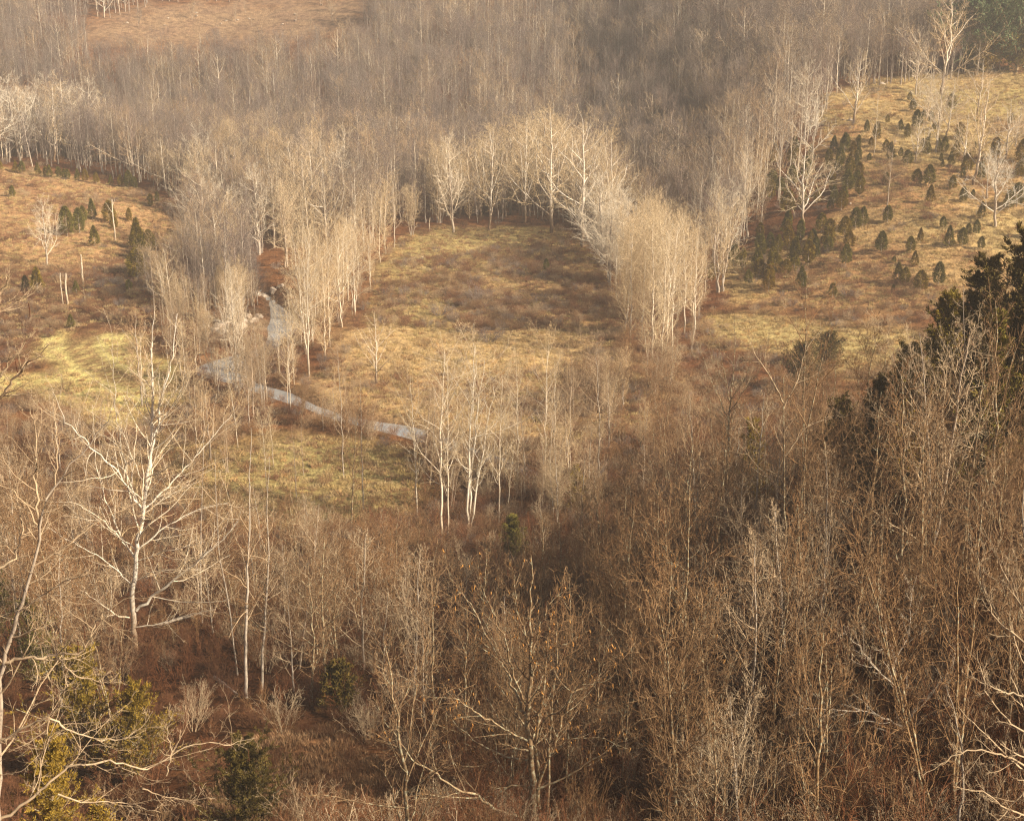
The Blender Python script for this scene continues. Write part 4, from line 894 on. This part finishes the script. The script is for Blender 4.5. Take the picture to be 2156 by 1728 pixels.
conifer_px('small olive conifer between the white tree and the pines', 2045, 152, 108, 18, 25, **dict(P_, mat_='cedar', dens=4000, sz=.5))

# ------------------------------------------------------------------ snags, logs, rocks
def snag(label, u, vb, vt, r, fork=0):
    x, y = ground(u, vb); h = h_for(x, y, vt); g = np.random.default_rng(int(u)); T = line([[0, 0, -.2], [g.normal(0, .1), 0, h * .5], [g.normal(0, .15), 0, h]], r, r * .6, 7, g, .03)
    e = bpy.data.objects.new('dead_snag', None); COL.objects.link(e); e.location = (x, y, hz(x, y)); b = Bag().tube(T, 7); link('trunk', b.mesh('trunk', [M['white_bark']]), e)
    if fork:
        L = grow(g, *T, fork, .6, .97, 45, 6, .3, 5, .1, .1, .5, .3, .02); link('branches', Bag().tube(L, 5).mesh('branches', [M['white_bark']]), e)
    tag(e, label, 'dead tree')
snag('thin white snag with two bent arms on the left field', 243, 505, 420, .16, 2)
snag('tallest broken white snag in the left brush', 176, 600, 536, .20)
snag('short broken white snag, right of two stubs', 143, 642, 576, .20)
snag('shorter pale stub left of the short broken snag', 133, 640, 575, .12)
snag('dark bare stub at the upper left of the meadow', 905, 490, 458, .15)
def log(label, p, q, r):
    (x0, y0), (x1, y1) = ground(*p), ground(*q); g = np.random.default_rng(int(p[0])); A = np.array([x0, y0, hz(x0, y0) + r * .8]); B = np.array([x1, y1, hz(x1, y1) + r * .8 + .15])
    o = link('fallen_log', Bag().tube(line([A * 0, (B - A) * .5, B - A], r, r * .5, 8, g, .03), 8).mesh('fallen_log', [M['grey_bark']])); o.location = A; tag(o, label, 'log')
log('short pale fallen log in the shaded scrub at lower left', (452, 1428), (500, 1468), .14)
log('long pale fallen limb lying under the white sycamore', (330, 1320), (455, 1290), .11)
log('rotting fallen log on the brown slope at lower right', (2190, 1450), (2100, 1420), .12)
def rock(label, x, y, s, fl=.5, seed=0, group=None):
    g = np.random.default_rng(seed); n, m = 12, 9; th = np.arange(n) / n * 6.283; ph = np.linspace(.02, math.pi - .02, m)
    d = np.stack([np.outer(np.sin(ph), np.cos(th)), np.outer(np.sin(ph), np.sin(th)), np.outer(np.cos(ph), np.ones(n))], -1).reshape(-1, 3)
    pl = nrmz(g.normal(0, 1, (11, 3))); k = np.min(g.uniform(.6, 1, 11) / np.clip(d @ pl.T, .25, None), axis=1); k = np.minimum(k, 1.3)
    V = d * k[:, None] * np.array([s, s * g.uniform(.6, .9), s * fl]); i = np.arange(n * m).reshape(m, n); j = np.roll(i, -1, 1)
    Q = np.stack([i[:-1], i[1:], j[1:], j[:-1]], -1).reshape(-1, 4)
    o = link('rock', mesh_np('rock', V, Q, [M['rock']], smooth=False)); o.location = (x, y, hz(x, y) + s * fl * .25); o.rotation_euler = (g.normal(0, .15), g.normal(0, .15), g.uniform(0, 6.28)); tag(o, label, 'rock', group)
for k, (u, v, s) in enumerate([(430, 690, 1.0), (447, 697, 1.3), (462, 692, 1.6), (478, 686, 1.5), (495, 690, 1.7), (510, 681, 1.2), (520, 672, 1.4), (535, 679, 1.0), (485, 672, 1.3), (502, 664, 1.1), (546, 668, .8), (455, 680, 1.1), (470, 702, 1.1), (440, 708, .9),
       (500, 625, 1.2), (520, 618, 1.1), (540, 612, 1.0), (555, 606, 1.2), (575, 600, 1.1), (512, 606, 1.0), (590, 596, .9)]):
    rock('broken tan rock in the ledge on the bank above the pool' if k < 14 else 'tan rock in the scree further up the bank', *ground(u, v), s * 1.0, .5, k, 'rock ledge above the pool' if k < 14 else 'scree up the bank')
for k, (u, v, s) in enumerate([(1858, 178, 1.2), (1708, 258, 1.0), (1790, 255, 1.1), (1944, 322, .9), (1955, 325, .7), (1885, 300, .6), (1775, 255, .9), (1790, 430, .5), (2035, 380, .9), (1700, 250, .7), (1805, 322, .5)]):
    rock('pale boulder lying in the grass of the cedar field', *ground(u, v), s * .7, .5, 100 + k, 'pale boulders on the cedar field')
for k in range(18):
    u = rng.uniform(230, 700); v = rng.uniform(5, 62); rock('grey rock on the open far hillside', *ground(u, v), rng.uniform(.4, .8), .45, 200 + k, 'rocks on the far hillside')

# ------------------------------------------------------------------ what nobody could count
def brush_mesh(name, seed, h, stems, m, spread=1.0, n1=6, n2=5, r=.014):
    g = np.random.default_rng(seed); a = g.random(stems) * 6.283; k = g.random(stems) ** .6 * spread
    d = nrmz(np.stack([np.cos(a) * k, np.sin(a) * k, np.ones(stems) * .9], 1)); b = np.stack([np.cos(a), np.sin(a), 0 * a], 1) * (k * h * .22)[:, None]
    P = [b]; dd = d
    for _ in range(4): dd = nrmz(dd + g.normal(0, .12, dd.shape) + UP * .06); P.append(P[-1] + dd * (h * g.uniform(.7, 1.1, (stems, 1))) / 4)
    T = (np.stack(P, 1), np.tile(np.linspace(r, r * .4, 5), (stems, 1)))
    A = grow(g, *T, n1, .25, 1, 38, 12, .42, 3, .06, .16, .7, .4, r * .4); B = Bag().tube(T, 3).tube(A, 3)
    if n2: B.tube(grow(g, *A, n2, .2, 1, 40, 12, .45, 2, .03, .2, .7, .5, r * .35), 3)
    return B.mesh(name, [M[m]])
def tuft_mesh(name, seed, h, n, m, rad=.6):
    g = np.random.default_rng(seed); a = g.random(n) * 6.283; r = np.sqrt(g.random(n)) * rad; c = np.stack([r * np.cos(a), r * np.sin(a), 0 * a - .05], 1)
    d = np.stack([g.normal(0, .35, n), g.normal(0, .35, n), np.ones(n)], 1); V, Q = sprays(g, c, d, g.uniform(.5, 1.1, n) * h, g.uniform(.008, .02, n) * (1 + h)); return Bag().add(V, Q).mesh(name, [M[m]], False)
def whole_tree(key, kind, seed, mats, stems=1, spread=0):
    lv = tree_levels(kind, seed, stems, spread); B = Bag()
    for q in lv[0]: B.tube(q, 5, 0)
    for q in lv[1]: B.tube(q, 3, 1)
    for q in lv[2]: B.tube(q, 3, 2)
    for q in lv[3]: B.tube(q, 3, 2)
    return B.mesh(key, [M[k] for k in mats])
def scatter(name, label, srcs, x, y, sc, cat=None, tilt=.0, sink=.05, idx=None):
    x = np.asarray(x); y = np.asarray(y); n = len(x); z = height(x, y) - sink
    me = bpy.data.meshes.new(name); me.vertices.add(n); me.vertices.foreach_set('co', np.stack([x, y, z], 1).astype(np.float32).ravel())
    g = np.random.default_rng(n)
    for nm, ty, arr in (('turn', 'FLOAT_VECTOR', np.stack([g.normal(0, tilt, n), g.normal(0, tilt, n), g.random(n) * 6.283], 1)), ('size', 'FLOAT_VECTOR', np.stack([sc * g.uniform(.8, 1.2, n), sc * g.uniform(.8, 1.2, n), sc], 1))):
        a = me.attributes.new(nm, ty, 'POINT'); a.data.foreach_set('vector', arr.astype(np.float32).ravel())
    a = me.attributes.new('pick', 'INT', 'POINT'); a.data.foreach_set('value', (idx if idx is not None else g.integers(0, len(srcs), n)).astype(np.int32))
    o = link(name, me); ng = bpy.data.node_groups.new(name, 'GeometryNodeTree')
    ng.interface.new_socket('Geometry', in_out='INPUT', socket_type='NodeSocketGeometry'); ng.interface.new_socket('Geometry', in_out='OUTPUT', socket_type='NodeSocketGeometry')
    gi = ng.nodes.new('NodeGroupInput'); go = ng.nodes.new('NodeGroupOutput'); ip = ng.nodes.new('GeometryNodeInstanceOnPoints'); jg = ng.nodes.new('GeometryNodeJoinGeometry')
    for sm in reversed(srcs):
        so_ = bpy.data.objects.new(sm.name, sm); oi = ng.nodes.new('GeometryNodeObjectInfo'); oi.inputs['Object'].default_value = so_; oi.inputs['As Instance'].default_value = True; ng.links.new(oi.outputs['Geometry'], jg.inputs[0])
    def attr(nm, ty):
        a = ng.nodes.new('GeometryNodeInputNamedAttribute'); a.data_type = ty; a.inputs[0].default_value = nm; return a.outputs[0]
    ng.links.new(gi.outputs[0], ip.inputs['Points']); ng.links.new(jg.outputs[0], ip.inputs['Instance']); ip.inputs['Pick Instance'].default_value = True
    ng.links.new(attr('pick', 'INT'), ip.inputs['Instance Index']); ng.links.new(attr('turn', 'FLOAT_VECTOR'), ip.inputs['Rotation']); ng.links.new(attr('size', 'FLOAT_VECTOR'), ip.inputs['Scale'])
    ng.links.new(ip.outputs[0], go.inputs[0]); md = o.modifiers.new('scatter', 'NODES'); md.node_group = ng
    return tag(o, label, cat, kind='stuff')
def rnd(n, y0, y1, xw=.43, g=rng, pw=1.0):
    y = y0 + (y1 - y0) * g.random(n) ** pw; x = g.uniform(-xw, xw, n) * (y + 12); return x, y
def keep(x, y, m): return x[m], y[m]

WOOD = [whole_tree('wood_tree', 'forest', 300 + k, ('far_bark', 'grey_twig', 'grey_twig')) for k in range(5)] + [whole_tree('wood_tree', 'forest', 310 + k, ('white_bark', 'grey_bark', 'tan_twig')) for k in range(2)] \
     + [whole_tree('wood_tree', 'bushy', 320 + k, ('grey_bark', 'grey_twig', 'grey_twig')) for k in range(3)] + [whole_tree('wood_tree', 'open', 330, ('white_bark', 'white_bark', 'tan_twig'))]
x, y = rnd(12500, 372, 690, .42)
ut, vt_ = project(np.stack([x, y, height(x, y) + 13], -1)); FP = np.array([(110, 95), (180, 55), (330, -40), (760, -40), (770, 45), (690, 80), (480, 92), (300, 98)], float)
m = (psd(ut, vt_, FP) + (fbm(x, y, 9) - .5) * 30 < 0) & (psd(x, y, Z['far_field']) + (fbm(x, y, 9) - .5) * 24 < -2) & ~((ut > 1975) & (y < 440)) & (psd(x, y, Z['field_left']) < -3) & (psd(x, y, Z['field_right']) < -2) & (psd(x, y, Z['hill_green']) < -2)
x, y = keep(x, y, m)
g = np.random.default_rng(9); idx = g.choice(11, len(x), p=[.10]*5 + [.06]*2 + [.11]*3 + [.05])
scatter('far_woods', 'grey brown leafless woods covering the far hillside', WOOD, x, y, g.uniform(.52, .92, len(x)) * (.8 + .4 * fbm(x + 40, y, 30, 2)), idx=idx)
x, y = rnd(4300, 236, 400, .42)
ex = wpoly([(1480, 500), (1600, 330), (1740, 200), (2300, 140), (2300, 760), (1460, 760)])
m = free(x, y, ['field_left', 'brush_left', 'meadow', 'far_field', 'greentop', 'yellow'], 5) & (psd(x, y, ex) < -2)
u, v = project(np.stack([x, y, height(x, y)], -1)); m &= ~((v > 520) & (u > 560)) & ~((u < 380) & (v > 430))
m &= ((x * .7 + y * .3) % 1 < 1)
x, y = keep(x, y, m); g = np.random.default_rng(10); idx = g.choice(11, len(x), p=[.09]*5 + [.09]*2 + [.10]*3 + [.07])
scatter('valley_woods', 'leafless brown woods on the valley floor around the meadow', WOOD, x, y, g.uniform(.55, .95, len(x)), idx=idx)
x, y = rnd(2600, 225, 380, .42); wd_ = wpoly([(1440, 470), (1500, 380), (1560, 250), (1700, 170), (1800, 150), (1730, 260), (1700, 330), (1600, 400), (1560, 520), (1490, 600)])
m = psd(x, y, wd_) > 0; x, y = keep(x, y, m)
scatter('side_woods', 'leafless woods along the left side of the cedar field', WOOD, x, y, np.random.default_rng(3).uniform(.6, 1.0, len(x)))

BR = [brush_mesh('brush', 400 + k, 1.5, 26, 'red_twig') for k in range(2)] + [brush_mesh('brush', 410 + k, 1.6, 26, 'brown_twig') for k in range(2)] + [brush_mesh('brush', 420, 1.6, 26, 'tan_twig'), brush_mesh('brush', 421, 1.5, 22, 'grey_twig')]
x, y = rnd(26000, 120, 380, .43); n2 = fbm(x, y, 16, 4); n3 = fbm(x + 500, y - 200, 5, 4)
inn = lambda nm, mg=0: psd(x, y, Z[nm]) > mg
p = np.full(len(x), .10)
p = np.where(inn('meadow', 1), .12 + .75 * sst(n2, .44, .58), p); p = np.where(inn('bright') | inn('bank') | inn('greentop'), .07, p)
p = np.where(inn('brush_left'), .8, p); p = np.where(inn('field_left'), .05 + .3 * sst(n2, .55, .66), p); p = np.where(inn('yellow', -1) | inn('band', 1), .012, p); p = np.where(inn('green_low', -2), .03, p)
p = np.where(inn('field_right'), .02 + .35 * sst(n2, .56, .66), p); p = np.where((y < 165) & (p > .09) & (p < .11), .75, p)
u, v = project(np.stack([x, y, height(x, y)], -1)); p = np.where((v > 790) & (p > .09) & (p < .11), .7, p); p = np.where((v > 640) & (v <= 790) & (p > .09) & (p < .11), .5, p)
m = (rng.random(len(x)) < p) & (rut(x, y) > 3.2) & (river_rel(x, y) > .5); x, y = keep(x, y, m)
scatter('brush', 'low brown and reddish brush over the meadow and banks', BR, x, y, rng.uniform(.45, 1.15, len(x)), tilt=.08)
x, y = rnd(3000, 34, 125, .45); m = rng.random(len(x)) < np.where(psd(x, y, Z['grass_near']) > 1, .35, .8); x, y = keep(x, y, m)
scatter('bramble', 'russet brambles and dead stems low on the near slope', [BR[0], BR[1], brush_mesh('brush', 425, 1.3, 30, 'shade_twig')], x, y, rng.uniform(.3, .8, len(x)), tilt=.12)
# near understorey of saplings and brambles
SAP = [brush_mesh('sapling', 430 + k, 3.2, 8, ('shade_twig', 'shade_twig', 'brown_twig')[k], .55, 7, 4, .02) for k in range(3)] + [brush_mesh('sapling', 440, 2.6, 12, 'pale_twig', .55, 7, 4, .018), brush_mesh('sapling', 441, 2.2, 14, 'red_twig', .7, 7, 5, .014)]
x, y = rnd(3700, 32, 175, .45); m = free(x, y, ['grass_near', 'green_low', 'yellow', 'bright', 'bank', 'band'], .5); u, v = project(np.stack([x, y, height(x, y)], -1))
pr = np.where(u < 620, .6, 1.0) * np.where((u < 700) & (v > 1450), .4, 1) * np.where((u > 1250) & (v < 860), .1, 1) * np.where((u < 600) & (v < 1050), .5, 1)
m &= rng.random(len(x)) < pr; x, y = keep(x, y, m)
scatter('understorey', 'dense brown saplings and brambles covering the near slope', SAP, x, y, rng.uniform(.5, 1.25, len(x)), tilt=.1)
GT = [tuft_mesh('grass_tuft', 450, .55, 90, 'grass_straw'), tuft_mesh('grass_tuft', 451, .7, 80, 'grass_straw'), tuft_mesh('grass_tuft', 452, .6, 90, 'grass_brown')]
x, y = rnd(70000, 60, 420, .43); op = np.zeros(len(x), bool); st = np.zeros(len(x), bool)
for nm in OPEN: op |= psd(x, y, Z[nm]) > 0
for nm in ('yellow', 'bright', 'band', 'field_right'): st |= psd(x, y, Z[nm]) > 0
m = op & (rut(x, y) > 2.4) & (river_rel(x, y) > .5) & (rng.random(len(x)) < .8); near_ = y < 112; gi_ = np.where(near_, 2, np.where(st & (rng.random(len(x)) < .85), rng.integers(0, 2, len(x)), rng.integers(0, 3, len(x))))
idx = gi_[m]; x, y = keep(x, y, m)
scatter('dry_grass', 'dry straw coloured grass on the fields and meadow', GT, x, y, rng.uniform(.5, 1.1, len(x)), idx=idx)

for u, v, s, lab in [(1858, 392, 2.2, 'reddish dome shrub, left of the pair on the cedar field'), (1912, 398, 2.0, 'reddish dome shrub, right of the pair on the cedar field'), (1960, 440, 1.4, 'low reddish shrub under the field cedars'),
                     (1860, 460, 1.2, 'faint low shrub near the yellowish cedar'), (1010, 635, 2.2, 'dark rounded shrub in the middle of the meadow'), (1030, 722, 2.0, 'grey brown shrub at the near end of the meadow'),
                     (925, 665, 1.8, 'grey shrub left of the meadow centre'), (590, 775, 2.4, 'dark shrub on the narrow bank beside the pool'), (880, 440, 1.6, 'dark shrub mound at the upper left of the meadow')]:
    x, y = ground(u, v); o = link('shrub', BR[0 if 'red' in lab else 5], None); o.location = (x, y, hz(x, y)); o.scale = (s * 1.15, s * 1.15, s * .85); o.rotation_euler[2] = rng.uniform(0, 6); tag(o, lab, 'shrub')

# ------------------------------------------------------------------ a label of its own for every tree of a group
LM = [((300, 1000), 'the big white sycamore'), ((1115, 1450), 'the bottom centre catalpa'), ((1900, 1550), 'the lower right catalpa'), ((1652, 1150), 'the lichen grey tree'), ((960, 950), 'the white stream trees'),
      ((480, 770), 'the pool'), ((540, 1250), 'the grey green trunk'), ((1440, 1400), 'the upright brown tree'), ((2130, 700), 'the huge dark juniper'), ((1955, 900), 'the pale conifer side tree'),
      ((1080, 1120), 'the small central juniper'), ((1212, 1000), 'the twig hidden juniper'), ((720, 1420), 'the shaded small juniper'), ((522, 1650), 'the bushy cedar on the grass'), ((792, 740), 'the leaning white sycamore'),
      ((1540, 830), 'the dark spreading tree'), ((1690, 400), 'the wide white tree'), ((1150, 560), 'the lone meadow cedar'), ((1030, 400), 'the twin white sycamore'), ((1160, 380), 'the broad white sycamore'),
      ((335, 350), 'the round feathery tree'), ((1515, 520), 'the rounded pale tree'), ((510, 520), 'the straight white snag'), ((2050, 300), 'the large white field tree'), ((1868, 370), 'the feathery field tree'), ((1798, 180), 'the fan shaped white tree'),
      ((1395, 650), 'the dense cream stand'), ((690, 680), 'the left cream stand'), ((140, 280), 'the left field crest'), ((1760, 950), 'the olive thicket juniper'), ((1620, 540), 'the cedar thicket end'), ((1720, 500), 'the cedar thicket'), ((1780, 400), 'the cedar chain'), ((1950, 320), 'the upper field cedars')]
ORD = ['', 'leftmost'] + [f'{w_} from left' for w_ in 'second third fourth fifth sixth seventh eighth ninth tenth eleventh twelfth thirteenth fourteenth fifteenth sixteenth seventeenth eighteenth nineteenth twentieth'.split()]
byg = {}; seen = {}
for o in list(COL.objects):
    if o.parent is None and o.get('group') and o.get('category') in ('tree', 'cedar', 'rock'): byg.setdefault(o['group'], []).append(o)
for gname, L in byg.items():
    hs = sorted(o.scale[2] for o in L)
    for o in L:
        c = o['category']; p = np.array(o.location) + [0, 0, 4 if c == 'tree' else 1]; u, v = project(p); d, (q, nm) = min((math.hypot(u - q[0], v - q[1]), (q, nm)) for q, nm in LM)
        rel = ('left of' if u < q[0] else 'right of') if abs(u - q[0]) > abs(v - q[1]) else ('behind' if v < q[1] else 'in front of')
        far = 'just ' if d < 70 else ('well ' if d > 160 else '')
        size = '' if c == 'rock' else ('small ' if o.scale[2] < hs[len(hs) // 3] else ('tall ' if o.scale[2] > hs[2 * len(hs) // 3] else 'medium '))
        kind = 'pale rock' if c == 'rock' else ('cedar' if c == 'cedar' else ('white sycamore' if o.name.startswith('syc') else ('young tree' if o.name.startswith('young') else 'bare tree')))
        seen.setdefault(f'{size}{kind} {far}{rel} {nm}', []).append((u, o))
for lab, L in seen.items():
    L.sort(key=lambda t: t[0])
    for k, (u, o) in enumerate(L): o['label'] = lab if len(L) == 1 else f'{lab}, {ORD[min(k + 1, 20)]}'
# ------------------------------------------------------------------ air
def haze():
    x0, x1, y0, y1, z0, z1 = -1520, 1520, -320, 2220, float(HZ.min()) - 1.2, float(HZ.max()) + 25
    V = np.array([(x, y, z) for z in (z0, z1) for y in (y0, y1) for x in (x0, x1)], float); Q = np.array([(0, 2, 3, 1), (4, 5, 7, 6), (0, 1, 5, 4), (2, 6, 7, 3), (0, 4, 6, 2), (1, 3, 7, 5)])
    m = bpy.data.materials.new('haze'); m.use_nodes = True; t = m.node_tree; t.nodes.remove(t.nodes['Principled BSDF']); v = t.nodes.new('ShaderNodeVolumePrincipled')
    v.inputs['Color'].default_value = (.95, .90, .87, 1); v.inputs['Density'].default_value = HAZE; t.links.new(v.outputs[0], t.nodes['Material Output'].inputs['Volume'])
    tag(link('haze', mesh_np('haze', V, Q, [m], smooth=False)), 'thin warm haze in the air over the valley', kind='stuff')
HAZE = 0.00036
if HAZE: haze()
